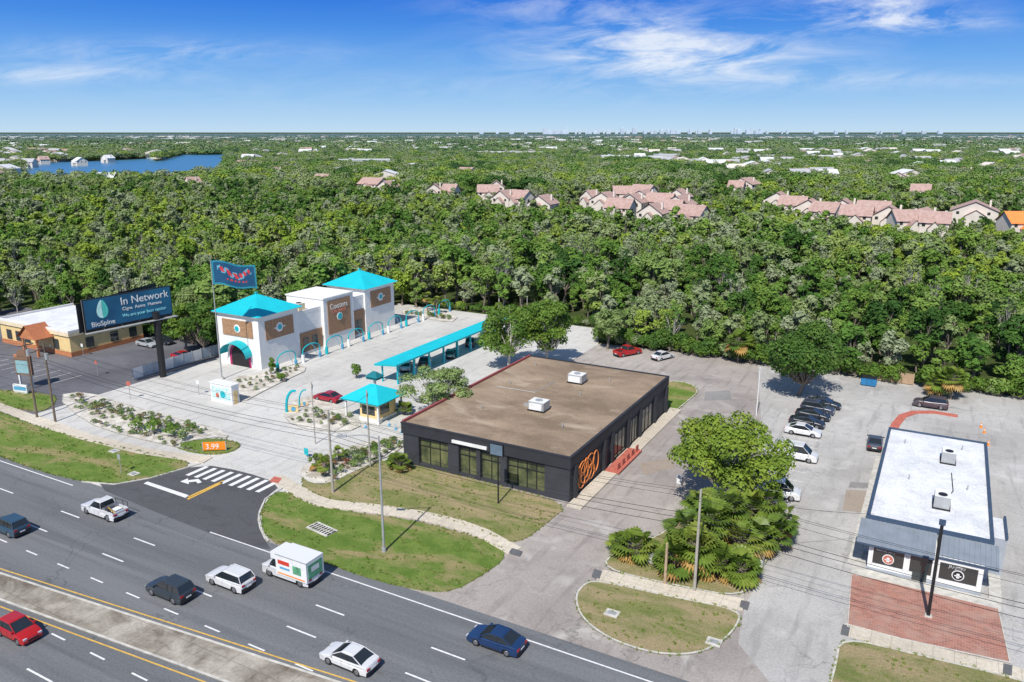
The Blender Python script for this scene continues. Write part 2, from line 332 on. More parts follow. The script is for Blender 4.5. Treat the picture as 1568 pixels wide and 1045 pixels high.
mp_=SS([(a,b) for a,b in medpoly]); sheet('median',mp_,.12,medm,.12); kerb('kerb',mp_,.2,.15)
ym=MB()
for i,j,off in ((1,2,.45),(2,3,.45),(3,4,.45),(4,5,.45),(0,1,.45),(6,7,-.45),(7,8,-.45),(8,9,-.45),(9,10,-.45),(10,11,-.45)):
    a,b=medpoly[i],medpoly[j]; o0,o1=(off,off+.14) if off>0 else (off-.14,off)
    ym.face([(*S(a[0],a[1]+o0),.023),(*S(b[0],b[1]+o0),.023),(*S(b[0],b[1]+o1),.023),(*S(a[0],a[1]+o1),.023)],yellowp)
ym.obj('median_edge_line')
cw=MB()
a0,a1=Vector(P(309,713)),Vector(P(432,741)); d=(a1-a0); L=d.length; d.normalize(); n=Vector((E2[0],E2[1]))
x=.6
while x<L-.8:
    p=a0+d*x; q=[p,p+d*.6,p+d*.6-n*3.0,p-n*3.0]
    cw.face([(*v_,.03) for v_ in q][::-1],whitep); x+=1.35
cw.obj('crosswalk')
em=MB()
em.face([(*p,.03) for p in PP([(220,741),(226,738),(289,759),(284,763)])],whitep)
for o in (0,6): em.face([(*p,.03) for p in PP([(286+o*.3,764-o*.5),(340+o*.3,739-o*.5),(342+o*.3,740-o*.5),(288+o*.3,766-o*.5)])],yellowp)
em.face([(*p,.03) for p in PP([(276,738),(288,733),(288,736),(304,734),(309,739),(303,741),(300,738),(289,739),(289,742)])],whitep)
em.obj('drive_markings')
sl=MB()
for i in range(9):
    t=86+i*2.9; rect(-16.5,-11.5,t-.05,t+.05,.012,whitep,sl)
for i in range(8):
    t=100+i*4.8; rect(-97.5,-92.5,t-.05,t+.05,.012,whitep,sl); rect(-84.5,-80,t-.05,t+.05,.012,whitep,sl)
for i in range(9):
    s_=-150+i*3; rect(s_-.05,s_+.05,72,77,.012,whitep,sl)
sl.obj('stall_markings')
bpl=PP([(1303,880),(1527,926),(1547,1017),(1297,962)])
sheet('brick_patio',bpl,.08,brickp,.08); kerb('kerb',bpl,.12,.13)
# ---------------- foliage tools ----------------
def leaves(rng,lobes,n,size,squash=.8,low=-.55,rnd=.38):
    k=len(lobes); w=lobes[:,3]**2; w/=w.sum(); li=rng.choice(k,n,p=w)
    d=rng.normal(size=(n,3)); d/=np.linalg.norm(d,axis=1)[:,None]; d[:,2]=np.where(d[:,2]<low,-d[:,2],d[:,2])
    r=lobes[li,3]*rng.uniform(.62,1.12,n)
    c=lobes[li,:3]+d*r[:,None]*np.array([1,1,squash])
    keep=np.ones(n,bool)
    for j in range(k):
        q=(c-lobes[j,:3])/np.array([1,1,squash]); keep&=~((np.linalg.norm(q,axis=1)<.62*lobes[j,3])&(li!=j))
    c=c[keep]; d=d[keep]; n=len(c)
    nm=d+rng.normal(size=(n,3))*rnd; nm[:,2]+=.35; nm/=np.linalg.norm(nm,axis=1)[:,None]
    a=np.cross(nm,rng.normal(size=(n,3))); a/=np.linalg.norm(a,axis=1)[:,None]; b_=np.cross(nm,a)
    s1=(size*rng.uniform(.5,1.25,n))[:,None]; s2=s1*rng.uniform(.4,.8,n)[:,None]
    sk=rng.uniform(-.4,.4,n)[:,None]
    V=np.stack([c+a*s1,c+b_*s2+a*s1*sk,c-a*s1,c-b_*s2-a*s1*sk],1).reshape(-1,3)
    Fq=np.arange(4*n).reshape(-1,4); return V,Fq
def tubes_np(segs,n=6):
    V=[];Fq=[];o=0
    for p0,p1,r0,r1 in segs:
        p0=Vector(p0);p1=Vector(p1);d=(p1-p0).normalized();a=d.orthogonal().normalized();b=d.cross(a)
        for (p,r) in ((p0,r0),(p1,r1)):
            for i in range(n):
                t=2*math.pi*i/n; V.append(tuple(p+(a*math.cos(t)+b*math.sin(t))*r))
        for i in range(n): j=(i+1)%n; Fq.append((o+i,o+j,o+n+j,o+n+i))
        o+=2*n
    return np.array(V).reshape(-1,3),np.array(Fq,int).reshape(-1,4)
def npmesh(name,parts,mats):
    me=bpy.data.meshes.new(name); V=[];Fs=[];mi=[];o=0
    for k,(v,f) in enumerate(parts):
        if len(f)==0: continue
        V.append(v);Fs.append(f+o);mi.append(np.full(len(f),k));o+=len(v)
    V=np.concatenate(V);Fs=np.concatenate(Fs);mi=np.concatenate(mi)
    me.vertices.add(len(V)); me.vertices.foreach_set('co',V.ravel().astype(np.float32))
    me.loops.add(Fs.size); me.loops.foreach_set('vertex_index',Fs.ravel().astype(np.int32))
    me.polygons.add(len(Fs)); me.polygons.foreach_set('loop_start',(np.arange(len(Fs))*4).astype(np.int32))
    me.polygons.foreach_set('material_index',mi.astype(np.int32))
    for m in mats: me.materials.append(m)
    me.update(calc_edges=True); me.validate(); return me
def tree_mesh(name,seed,Ht,R,th,nl,nleaf,leaf,lm,lr=(.26,.42),bk=bark,tr=.28,low=-.55,squash=.8,twigs=2):
    rng=np.random.default_rng(seed); ch=(Ht-th)/2; cz=th+ch; lob=[];segs=[]
    top=Vector((rng.normal()*.3,rng.normal()*.3,th*1.05)); segs.append(((0,0,-.1),tuple(top),tr,tr*.7))
    for i in range(nl):
        d=rng.normal(size=3); d/=np.linalg.norm(d); r=R*rng.uniform(*lr); u=rng.uniform(.35,1)**.6
        c=np.array([d[0]*(R-r)*u,d[1]*(R-r)*u,cz+d[2]*max(ch-r*squash,.1)*u])
        lob.append((*c,r))
        mid=(Vector(c)+top)/2+Vector((rng.normal()*.3,rng.normal()*.3,-.1*R))
        segs.append((tuple(top),tuple(mid),tr*.5,tr*.28)); segs.append((tuple(mid),tuple(c),tr*.28,tr*.08))
        for q in range(twigs):
            e=Vector(c)+Vector(rng.normal(size=3)*r*.6); segs.append((tuple(mid),tuple(e),tr*.14,tr*.04))
    lob=np.array(lob)
    return npmesh(name,[leaves(rng,lob,nleaf,leaf,squash,low),tubes_np(segs,5)],[lm,bk])
def put(name,me,loc,rot=0.0,scl=1.0):
    o=bpy.data.objects.new(name,me); COL.objects.link(o); o.location=(loc[0],loc[1],loc[2] if len(loc)>2 else 0); o.rotation_euler=(0,0,rot)
    o.scale=(scl,)*3 if not isinstance(scl,tuple) else scl; return o
def libcoll(name,meshes):
    c=bpy.data.collections.new(name)
    for i,me in enumerate(meshes):
        c.objects.link(bpy.data.objects.new('%s_%02d'%(name,i),me))
    return c
def scatter(name,pts,scl,rot,idx,coll):
    n=len(pts); me=bpy.data.meshes.new(name); me.vertices.add(n); me.vertices.foreach_set('co',np.asarray(pts,np.float32).ravel())
    a=me.attributes.new('rotv','FLOAT_VECTOR','POINT'); rv=np.zeros((n,3),np.float32); rv[:,2]=rot; a.data.foreach_set('vector',rv.ravel())
    a=me.attributes.new('sclv','FLOAT_VECTOR','POINT'); a.data.foreach_set('vector',np.asarray(scl,np.float32).ravel())
    a=me.attributes.new('pick','INT','POINT'); a.data.foreach_set('value',np.asarray(idx,np.int32))
    o=bpy.data.objects.new(name,me); COL.objects.link(o)
    ng=bpy.data.node_groups.new(name+'_nodes','GeometryNodeTree'); ng.interface.new_socket('Geometry',in_out='INPUT',socket_type='NodeSocketGeometry'); ng.interface.new_socket('Geometry',in_out='OUTPUT',socket_type='NodeSocketGeometry')
    N=ng.nodes; gi=N.new('NodeGroupInput'); go=N.new('NodeGroupOutput'); ip=N.new('GeometryNodeInstanceOnPoints'); ci=N.new('GeometryNodeCollectionInfo')
    ci.inputs['Collection'].default_value=coll; ci.inputs['Separate Children'].default_value=True; ci.inputs['Reset Children'].default_value=True
    def na(nm,dt):
        q=N.new('GeometryNodeInputNamedAttribute'); q.data_type=dt; q.inputs['Name'].default_value=nm
        return next(x for x in q.outputs if x.enabled and x.name=='Attribute')
    L=ng.links.new; L(gi.outputs[0],ip.inputs['Points']); L(ci.outputs[0],ip.inputs['Instance']); ip.inputs['Pick Instance'].default_value=True
    L(na('pick','INT'),ip.inputs['Instance Index']); L(na('rotv','FLOAT_VECTOR'),ip.inputs['Rotation']); L(na('sclv','FLOAT_VECTOR'),ip.inputs['Scale']); L(ip.outputs[0],go.inputs[0])
    md=o.modifiers.new('scatter','NODES'); md.node_group=ng; return o
# ---------------- distant houses ----------------
HZ=7.5
hp=[(748,291,12,0),(772,300,10,1),(797,300,12,0),(832,308,12,1),(927,303,13,1),(950,314,12,0),(958,293,14,0),(985,300,14,1),(1012,305,13,0),(1000,322,11,1),(1040,309,14,1),(1062,325,11,0),(985,291,13,0),(1040,298,12,1),(970,306,12,1),(1025,316,12,0),
(1142,279,12,1),(1128,284,9,0),(1192,303,13,1),(1215,310,12,0),(1240,315,13,1),(1265,320,11,0),(1292,315,13,1),(1312,325,12,0),(1338,318,13,0),(1362,326,12,1),(1388,333,11,0),(1412,330,13,1),(1432,336,10,0),(1493,318,18,1),(1562,336,12,0),
(572,279,12,0),(595,284,12,1),(496,273,9,0),(665,289,10,1),(690,290,9,0),(1235,263,12,0),(1376,270,11,1),(1255,268,9,1),(1100,250,14,0),(1325,250,11,1),(760,284,10,1),(905,300,9,1),(715,262,9,0),(420,262,9,1),(380,250,10,0),(1410,290,10,0),(1475,262,10,1),(1530,275,10,0),
(44,247,6,0),(66,243,5,1),(122,245,6,0),(165,241,5,1),(395,238,5,0),(455,255,6,1),(520,262,7,0),(630,255,7,1),(840,258,7,0),(690,248,6,1),(1180,255,7,0),(1450,247,8,0),(295,278,7,1),(8,262,6,0)]
hxy=[]
for i,(x,y,w,ax) in enumerate(hp):
    p=P(x,y,HZ); hxy.append(p); mb=MB(); w=w*p[1]/400 if p[1]>520 else w; dd=w*.85
    rt=orange if (x>1550) else (shingle if i<48 else random.choice([groof,pale,shingle]))
    mb.box(-w/2,w/2,-dd/2,dd/2,0,6.6,cream)
    mb.gable(-w/2,w/2,-dd/2,dd/2,6.6,10.6,rt,cream,'x' if ax==0 else 'y',.6)
    mb.box(-w*.2,w*.25,-dd/2-3,-dd/2-.02,0,4.6,cream); mb.gable(-w*.2,w*.25,-dd/2-3,-dd/2+1.5,4.6,7.2,rt,cream,'y',.4)
    for q in (-.36,-.05,.3):
        mb.box(w*q-.6,w*q+.6,-dd/2-.06,-dd/2-.003,5.0,6.2,glass); mb.box(w/2+.003,w/2+.06,dd*q-.5,dd*q+.7,4.6,6.0,glass)
    mb.box(w*.3,w*.3+.8,.5,1.3,7,10.9,cream,black)
    mb.obj('townhouse',p,random.choice([ANG,ANG,ANG+.5,ANG-.25]))
cxy=[]
for x,y,w,d in ((557,246,55,25),(757,234,50,40),(990,241,45,30),(945,240,40,22),(1085,247,60,25),(800,234,60,30),(1150,243,40,20),(1020,238,30,20),(1260,240,50,25),(650,228,60,30)):
    p=P(x,y,9); mb=MB(); mb.box(-w/2,w/2,-d/2,d/2,0,10.5,pale,wroof); mb.box(-w/2-.3,w/2+.3,-d/2-.3,-d/2,9.6,11.2,pale); mb.box(-w*.3,-w*.2,-2,3,10.5,12,steel)
    for q in range(5): mb.box(-w*.45+q*w*.18,-w*.45+q*w*.18+w*.1,-d/2-.34,-d/2-.31,4,7.5,glass)
    mb.obj('commercial_building',p,random.uniform(-.4,.3)); cxy.append((p[0],p[1],w*.6))
mb=MB()
lake=PP([(10,292),(120,288),(240,286),(352,276),(352,237),(280,237),(240,248),(232,243),(180,246),(40,251)])
nh=0
while nh<1100:
    r=random.uniform(0,1)**.75*4300+560; a=random.uniform(-.72,.72); x,y=r*a,r
    if math.sin(x*.006+2)*math.sin(y*.004+1)<-.15 or inpoly(np.array([x]),np.array([y]),lake)[0]: continue
    nh+=1; w=random.uniform(10,20)*(1+r/5000); q=random.uniform(.6,.9)*w; ax=random.choice('xy'); hh=random.uniform(8.5,10.5)+r*.0008
    m_=random.choice([shingle,pale,groof,pale,groof,cream,wroof,groof])
    mb.box(x-w/2,x+w/2,y-q/2,y+q/2,0,hh,cream); mb.gable(x-w/2,x+w/2,y-q/2,y+q/2,hh,hh+3.3,m_,cream,ax)
mb.obj('distant_neighbourhood')
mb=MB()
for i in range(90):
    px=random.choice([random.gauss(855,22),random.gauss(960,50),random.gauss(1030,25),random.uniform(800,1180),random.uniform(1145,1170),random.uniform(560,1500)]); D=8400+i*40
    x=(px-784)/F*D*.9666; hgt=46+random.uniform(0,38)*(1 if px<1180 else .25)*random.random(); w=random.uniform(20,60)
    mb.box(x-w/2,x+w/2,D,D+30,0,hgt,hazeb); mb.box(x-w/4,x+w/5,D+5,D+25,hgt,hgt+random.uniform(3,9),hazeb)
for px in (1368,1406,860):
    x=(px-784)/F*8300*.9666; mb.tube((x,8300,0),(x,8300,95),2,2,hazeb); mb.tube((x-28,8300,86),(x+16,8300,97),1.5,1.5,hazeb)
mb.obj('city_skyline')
m,nt,b=_nt('lake_water'); b.inputs['Base Color'].default_value=(.05,.18,.32,1); b.inputs['Roughness'].default_value=.3
gq=nt.nodes.new('ShaderNodeNewGeometry'); bp=nt.nodes.new('ShaderNodeBump'); bp.inputs['Strength'].default_value=.4; nt.links.new(noise(nt,gq.outputs['Position'],.4,4),bp.inputs['Height']); nt.links.new(bp.outputs[0],b.inputs['Normal'])
sheet('lake_water',lake,.5,m)
# ---------------- forest ----------------
spec_=[(11,3.4,2.5,14,1),(12.5,3.9,3,18,1.25),(9.5,3.0,1.5,11,.8),(11.8,2.6,3,11,.72),(10,4.0,2.2,16,1.1)]
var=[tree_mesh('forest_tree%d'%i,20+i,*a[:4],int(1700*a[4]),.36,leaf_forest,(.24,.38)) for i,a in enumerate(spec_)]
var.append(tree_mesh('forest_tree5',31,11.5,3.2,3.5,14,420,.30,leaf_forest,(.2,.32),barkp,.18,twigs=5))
lib=libcoll('tree_library',var)
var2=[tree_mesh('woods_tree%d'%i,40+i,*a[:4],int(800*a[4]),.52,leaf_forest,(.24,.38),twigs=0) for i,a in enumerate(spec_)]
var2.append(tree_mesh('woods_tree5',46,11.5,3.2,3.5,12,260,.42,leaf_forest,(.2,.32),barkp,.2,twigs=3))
lib2=libcoll('woods_library',var2)
site=SS([(-178,30),(-178,100),(-136,101),(-116.5,99),(-114,140),(-104,151),(-60,151),(-58,140),(80,140),(80,30)])
HX=np.array(hxy)
def field(y0,y1,sp,slope=.86):
    X=[];Y=[]
    for yy in np.arange(y0,y1,sp):
        xs=np.arange(-yy*slope-25,yy*slope+25,sp); X.append(xs+RNG.uniform(-.48,.48,len(xs))*sp); Y.append(yy+RNG.uniform(-.48,.48,len(xs))*sp)
    return np.concatenate(X),np.concatenate(Y)
x,y=field(70,520,4.9,.78)
k=~inpoly(x,y,site)&~inpoly(x,y,lake)&(toS((x,y))[1]>70)
x,y=x[k],y[k]
dist=np.full(len(x),1e9)
for (hx,hy) in HX:
    ux,uy=hx/np.hypot(hx,hy),hy/np.hypot(hx,hy); rx,ry=x-hx,y-hy; al=rx*ux+ry*uy; ac=-rx*uy+ry*ux
    dist=np.minimum(dist,np.hypot(np.where(al<0,al*.40,al),ac))
k=dist>9.5; x,y,dist=x[k],y[k],dist[k]; n=len(x)
sc_=RNG.uniform(.55,1.18,n)*np.where(dist<22,.6,1)
ph=.5+.5*np.sin(x*.031+1.3*np.sin(y*.022))*np.sin(y*.027+x*.011); sc_*=.78+.36*ph
near=y<230; rz=RNG.uniform(0,6.28,n); pk=RNG.choice(6,n,p=[.2,.16,.2,.17,.13,.14]); wd_=RNG.uniform(.92,1.2,n)
for nm,kk,lb in (('forest',near,lib),('woods_forest',~near,lib2)):
    scatter(nm,np.c_[x[kk],y[kk],np.zeros(kk.sum())],np.c_[sc_[kk]*wd_[kk],sc_[kk]*wd_[kk],sc_[kk]],rz[kk],pk[kk],lb)
def clump(name,seed,R,hh,nl,nq,leaf):
    rng=np.random.default_rng(seed); lob=[]
    for i in range(nl):
        r=rng.uniform(.7,1.4)*R/math.sqrt(nl)*1.35; a=rng.uniform(0,6.28); q=R*math.sqrt(rng.uniform(0,1)); lob.append((math.cos(a)*q,math.sin(a)*q,hh-r*.6+rng.uniform(-.3,.15)*hh,r))
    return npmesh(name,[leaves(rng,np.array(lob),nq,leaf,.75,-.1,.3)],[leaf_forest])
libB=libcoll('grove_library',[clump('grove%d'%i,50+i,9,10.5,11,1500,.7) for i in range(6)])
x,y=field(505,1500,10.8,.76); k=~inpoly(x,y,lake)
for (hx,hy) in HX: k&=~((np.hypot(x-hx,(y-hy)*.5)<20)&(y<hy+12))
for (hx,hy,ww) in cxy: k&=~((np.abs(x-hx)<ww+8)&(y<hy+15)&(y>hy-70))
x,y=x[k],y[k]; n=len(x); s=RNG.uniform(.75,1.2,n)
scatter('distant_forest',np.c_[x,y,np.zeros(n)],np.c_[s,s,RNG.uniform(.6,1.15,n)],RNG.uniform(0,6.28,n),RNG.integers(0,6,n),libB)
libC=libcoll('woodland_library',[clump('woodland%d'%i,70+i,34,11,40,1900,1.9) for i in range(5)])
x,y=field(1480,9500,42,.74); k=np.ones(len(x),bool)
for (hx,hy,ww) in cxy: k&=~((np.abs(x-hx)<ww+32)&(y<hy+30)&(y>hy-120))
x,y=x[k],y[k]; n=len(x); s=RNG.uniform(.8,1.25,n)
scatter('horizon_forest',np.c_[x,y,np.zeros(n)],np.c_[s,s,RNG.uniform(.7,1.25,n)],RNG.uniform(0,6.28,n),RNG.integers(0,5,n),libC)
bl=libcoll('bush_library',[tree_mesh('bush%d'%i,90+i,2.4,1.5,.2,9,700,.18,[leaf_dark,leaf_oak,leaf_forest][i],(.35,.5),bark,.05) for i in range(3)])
ed=[]
for s_ in np.arange(-58,80,1.3): ed.append((*S(s_+random.uniform(-.6,.6),139.6+random.uniform(-.9,1.4)),random.uniform(.6,1.9)))
for s_ in np.arange(-112,-60,1.8): ed.append((*S(s_,151+random.uniform(-.5,.8)),random.uniform(.7,1.4)))
for t_ in np.arange(106,148,2.2): ed.append((*S(-115.5,t_),random.uniform(.9,1.7)))
for s_ in np.arange(-176,-118,2.0): ed.append((*S(s_,100.5+random.uniform(-.5,.8)),random.uniform(.9,1.7)))
ed=np.array(ed); n=len(ed); scatter('undergrowth',np.c_[ed[:,:2],np.zeros(n)],np.repeat(ed[:,2:3],3,1),RNG.uniform(0,6.28,n),RNG.integers(0,3,n),bl)
# ---------------- individual trees ----------------
put('oak_tree',tree_mesh('oak_crown_a',201,11.0,7.5,2.4,48,18500,.22,leaf_yel,(.16,.27),barkp,.36,-.5,.8,4),P(1112,780))
put('oak_tree',tree_mesh('oak_crown_b',202,12.8,7.2,1.8,34,13000,.28,leaf_dark,(.2,.32),bark,.34),P(1222,606))
put('shade_tree',tree_mesh('shade_crown',203,8.8,6.4,3.0,32,6500,.20,leaf_pale,(.15,.24),barkp,.22,-.3,.55,4),P(668,652))
put('oak_tree',tree_mesh('oak_crown_c',204,11.8,6.2,2.4,30,10000,.26,leaf_oak,(.2,.3),barkp,.3),P(778,566))
put('oak_tree',tree_mesh('oak_crown_d',205,12.3,6.0,2.4,30,10000,.26,leaf_oak,(.2,.3),barkp,.3),P(838,560))
put('broadleaf_tree',tree_mesh('crown_e',206,9.5,3.6,2,18,4500,.26,leaf_pale,(.24,.36)),P(930,535))
for i,(bx,by,h_,r_) in enumerate(((315,548,11,4.2),(285,540,10.5,4),(335,530,10,4),(300,520,12,4.5),(262,520,11,4),(235,512,10,4),(355,522,10,3.5),(170,505,9,4))):
    put('broadleaf_tree',tree_mesh('crown_l%d'%i,220+i,h_,r_,2,18,4200,.28,[leaf_dark,leaf_oak,leaf_dark,leaf_pale][i%4],(.22,.34)),P(bx,by))
for bx,by,h_,r_ in ((418,574,3.6,.7),(546,580,3.2,1.0),(430,585,1.6,.8),(1440,608,2.4,2.0)):
    put('small_tree',tree_mesh('crown_s%d'%bx,bx,h_,r_,.3,12,1500,.13,leaf_oak,(.4,.6),bark,.07),P(bx,by))
def palm_mesh(name,seed,th,nf,fl,r=.16):
    rng=random.Random(seed); VA=[[],[]];FA=[[],[]]; segs=[]
    top=Vector((rng.gauss(0,.1),rng.gauss(0,.1),th)); segs.append(((0,0,-.1),tuple(top),r*1.15,r))
    for i in range(nf):
        az=rng.uniform(0,6.283); el=rng.uniform(-.75,1.35); L=fl*rng.uniform(.75,1.15); k=1 if el<-.3 and th>.8 else 0; V=VA[k];Fq=FA[k]
        if th<=.8: el=abs(el)
        d=Vector((math.cos(az)*math.cos(el),math.sin(az)*math.cos(el),math.sin(el))); p=top+d*L*.5; segs.append((tuple(top),tuple(p),.03,.018))
        side=d.cross(Vector((0,0,1))).normalized(); up=side.cross(d)
        for j in range(-4,5):
            a=j*.31; dr=(d*math.cos(a)+side*math.sin(a)+up*.15*abs(j)/4).normalized(); tip=p+dr*L*.55*(1-.05*abs(j))-Vector((0,0,.14*L)); mid=p+dr*L*.3
            w=side*math.cos(a)-d*math.sin(a); w=w*.075*L/1.2; o=len(V); V+=[tuple(p),tuple(mid+w),tuple(tip),tuple(mid-w)]; Fq.append((o,o+1,o+2,o+3))
    return npmesh(name,[(np.array(VA[0]),np.array(FA[0])),(np.array(VA[1]),np.array(FA[1])),tubes_np(segs,6)],[leaf_palm,leaf_dead,bark])
for i,(bx,by,th,nf,fl) in enumerate(((972,856,1.2,50,2.3),(956,846,.7,34,1.9),(990,852,.5,24,1.6),(1035,882,1.5,54,2.5),(1062,878,2.8,54,2.5),(1098,884,1.3,52,2.4),(1050,856,3.2,50,2.4),(1085,850,3.8,50,2.5),(1126,888,1.1,50,2.3),(1130,860,2.3,50,2.3),(1160,848,1.9,50,2.2),(1184,840,1.6,48,2.2),(1112,836,4.0,46,2.4),(1150,818,2.8,44,2.3),(1194,824,2.0,38,2.1),(1075,835,4.2,46,2.3),(1172,812,3.0,40,2.2),
    (1130,556,3.8,50,2.6),(1142,552,2.8,44,2.3),(1455,612,3.2,48,2.4),(1435,606,2.2,44,2.2),(612,722,.9,34,1.6),(602,716,.6,30,1.3),(620,634,.6,30,1.6),(484,722,1.2,24,1.2),(498,730,1.5,24,1.2),(520,708,1.3,20,1.1),(655,478,3.5,30,1.6),(668,482,3,30,1.6))):
    put('sabal_palm',palm_mesh('sabal_palm_mesh%d'%i,300+i,th,nf,fl),P(bx,by),random.uniform(0,6))
tb=[]
for _ in range(11):
    tb.append((*P(random.uniform(1050,1200),random.uniform(783,806)),random.uniform(.6,1.1)))
tb=np.array(tb); n=len(tb); scatter('shrub_thicket',np.c_[tb[:,:2],np.zeros(n)],np.repeat(tb[:,2:3],3,1),RNG.uniform(0,6.28,n),RNG.integers(0,2,n),bl)
sb=libcoll('shrub_library',[tree_mesh('shrub%d'%i,110+i,.8,.55,.05,6,240,.09,[leaf_oak,leaf_dark,leaf_red,leaf_pale][i],(.4,.6),bark,.03) for i in range(4)])
pts=[]
def bed(quad,nr,nc,ss=(.6,1.2),jit=.3):
    a,b_,c,d=[Vector(P(*q)) for q in quad]
    for i in range(nr):
        for j in range(nc):
            if random.random()<.18: continue
            u=(i+.5)/nr;v_=(j+.5)/nc; p=(a*(1-v_)+b_*v_)*(1-u)+(d*(1-v_)+c*v_)*u
            pts.append((p.x+random.gauss(0,jit),p.y+random.gauss(0,jit),random.uniform(*ss)))
bed([(105,606),(320,660),(310,668),(125,636)],4,22,(.5,1.3)); bed([(135,644),(300,688),(290,691),(140,652)],1,24,(.6,1.0))
bed([(440,622),(540,640),(530,658),(450,650)],3,8,(.5,1.2)); bed([(360,585),(455,562),(455,574),(380,608)],3,11,(.4,1.0)); bed([(475,712),(610,672),(612,688),(510,738)],4,15,(.5,1.4))
bed([(612,480),(695,486),(690,492),(640,484)],2,14,(.7,1.3))
bed([(200,652),(300,672),(290,680),(205,666)],1,7,(2.0,2.9)); bed([(560,706),(618,712),(618,716),(560,712)],1,5,(.6,1.0))
pt=np.array(pts); n=len(pt); scatter('shrub_bed',np.c_[pt[:,:2],np.full(n,.1)],np.repeat(pt[:,2:3],3,1),RNG.uniform(0,6.28,n),RNG.integers(0,4,n),sb)
def tuft(name,seed):
    rng=np.random.default_rng(seed); n=16; a=rng.uniform(0,6.28,n); r=rng.uniform(0,.14,n); c=np.c_[np.cos(a)*r,np.sin(a)*r,np.zeros(n)]
    h=rng.uniform(.08,.2,n)[:,None]; ln=np.c_[np.cos(a)*.1,np.sin(a)*.1,np.ones(n)]*h; w=np.c_[-np.sin(a),np.cos(a),np.zeros(n)]*.03
    V=np.stack([c-w,c+w,c+ln*.6+w*.8,c+ln-w*.3],1).reshape(-1,3); return npmesh(name,[(V,np.arange(4*n).reshape(-1,4))],[tuftm])
tl=libcoll('tuft_library',[tuft('tuft%d'%i,400+i) for i in range(4)])
tp=[]
for poly,z,mt in GP:
    xs=[q[0] for q in poly]; ys=[q[1] for q in poly]; ar=(max(xs)-min(xs))*(max(ys)-min(ys)); n=int(min(ar*1.8,5500))
    X=RNG.uniform(min(xs),max(xs),n); Y=RNG.uniform(min(ys),max(ys),n); kk=inpoly(X,Y,poly); X,Y=X[kk],Y[kk]
    cl=np.sin(X*.9+2*np.sin(Y*.5))*np.sin(Y*1.1+X*.3)>-.15; X,Y=X[cl],Y[cl]
    tp.append(np.c_[X,Y,np.full(len(X),z-.01)])
    per=[]
    for i in range(len(poly)):
        a=np.array(poly[i]);b_=np.array(poly[(i+1)%len(poly)]); L_=np.linalg.norm(b_-a)
        for q in range(int(L_/.35)): per.append((*(a+(b_-a)*RNG.uniform()+RNG.normal(size=2)*.09),z-.03))
    tp.append(np.array(per).reshape(-1,3))
tp=np.concatenate(tp); n=len(tp); s=RNG.uniform(.5,1.2,n)
scatter('grass_tufts',tp,np.repeat(s[:,None],3,1),RNG.uniform(0,6.28,n),RNG.integers(0,4,n),tl)
# ---------------- dark commercial building ----------------
B=empty('flat_roof_commercial_building',S(-56.1,73.7),ANG); W_,D_=22.7,34.0
w=MB()
w.box(.0,W_-.01,1.0,D_,0,4.0,dark)
piers=[(0,2.3),(6.6,8.1),(10.6,11.1),(13.8,14.7),(19.6,W_)]
for a,b_ in piers: w.box(a,b_,0.02,.995,0,4.0,dark)
w.box(-.15,W_+.15,-.15,D_+.15,4.0,5.3,darkf,darkf)
for t in (1,9.5,12,17.5,22,28,33): w.box(W_-.02,W_+.35,t,t+.6,0,3.99,darkf)
w.box(2.3,19.6,.1,.6,0,.35,dark)
w.obj('walls',parent=B)
r=MB(); r.face([(.15,.15,5.33),(W_-.15,.15,5.33),(W_-.15,D_-.15,5.33),(.15,D_-.15,5.33)],roofm)
for a in ((-.2,W_+.2,-.2,.12),(-.2,W_+.2,D_-.12,D_+.2),(W_-.12,W_+.2,.12,D_-.12)): r.box(*a,5.3,5.45,darkf)
r.box(-.2,.14,.12,D_-.12,5.3,5.6,M('maroon_coping',(.28,.07,.07)))
r.obj('roof',parent=B)
gl=MB()
for a,b_ in ((2.3,6.6),(8.1,10.6),(11.1,13.8),(14.7,19.6)):
    gl.box(a,b_,.5,.56,.35,3.6,windowg); gl.box(a,b_,.3,.6,3.6,3.99,darkf)
    n=max(2,int((b_-a)/1.2))
    for i in range(n+1): x_=a+(b_-a)*i/n; gl.box(x_-.05,x_+.05,.42,.62,.35,3.6,black)
    gl.box(a,b_,.43,.49,2.6,2.68,black)
    for i in range(n): x_=a+(b_-a)*(i+.5)/n; gl.face([(x_-.5,.25,3.98),(x_,.25,3.45),(x_+.5,.25,3.98)],darkf)
for t0,t1 in ((13,17.2),(18.4,21.6),(23,27.4)): 
    gl.box(W_+.003,W_+.03,t0,t1,.1,3.4,glass)
    for q in range(4): tt=t0+(t1-t0)*q/3; gl.box(W_+.01,W_+.08,tt-.05,tt+.05,.1,3.4,black)
gl.obj('windows',parent=B)
sg=MB(); sg.box(7.4,12.2,-.35,-.16,4.25,4.6,white); sg.obj('fascia_sign',parent=B)
hv=MB()
for x_,y_ in ((12.1,25.3),(12.6,12.3)):
    hv.box(x_-1.1,x_+1.1,y_-.9,y_+.9,5.5,6.6,steel,white); hv.box(x_-.9,x_+.9,y_-1.1,y_-.92,5.6,6.4,white); hv.tube((x_,y_,6.6),(x_,y_,6.68),.5,.5,steel,12); hv.box(x_-1.2,x_+1.2,y_-1,y_+1,5.34,5.49,black)
hv.box(10.2,11.4,12.6,13.1,5.34,5.6,steel)
for x_,y_ in ((4,20),(16,28),(18,8),(6,9),(3,30),(15,20)): hv.tube((x_,y_,5.33),(x_,y_,5.9),.08,.08,steel,6)
hv.path([(3,18,5.36),(9,18.2,5.36),(9.2,24,5.36)],.05,steel,5)
hv.obj('rooftop_units',parent=B)
mu=MB()
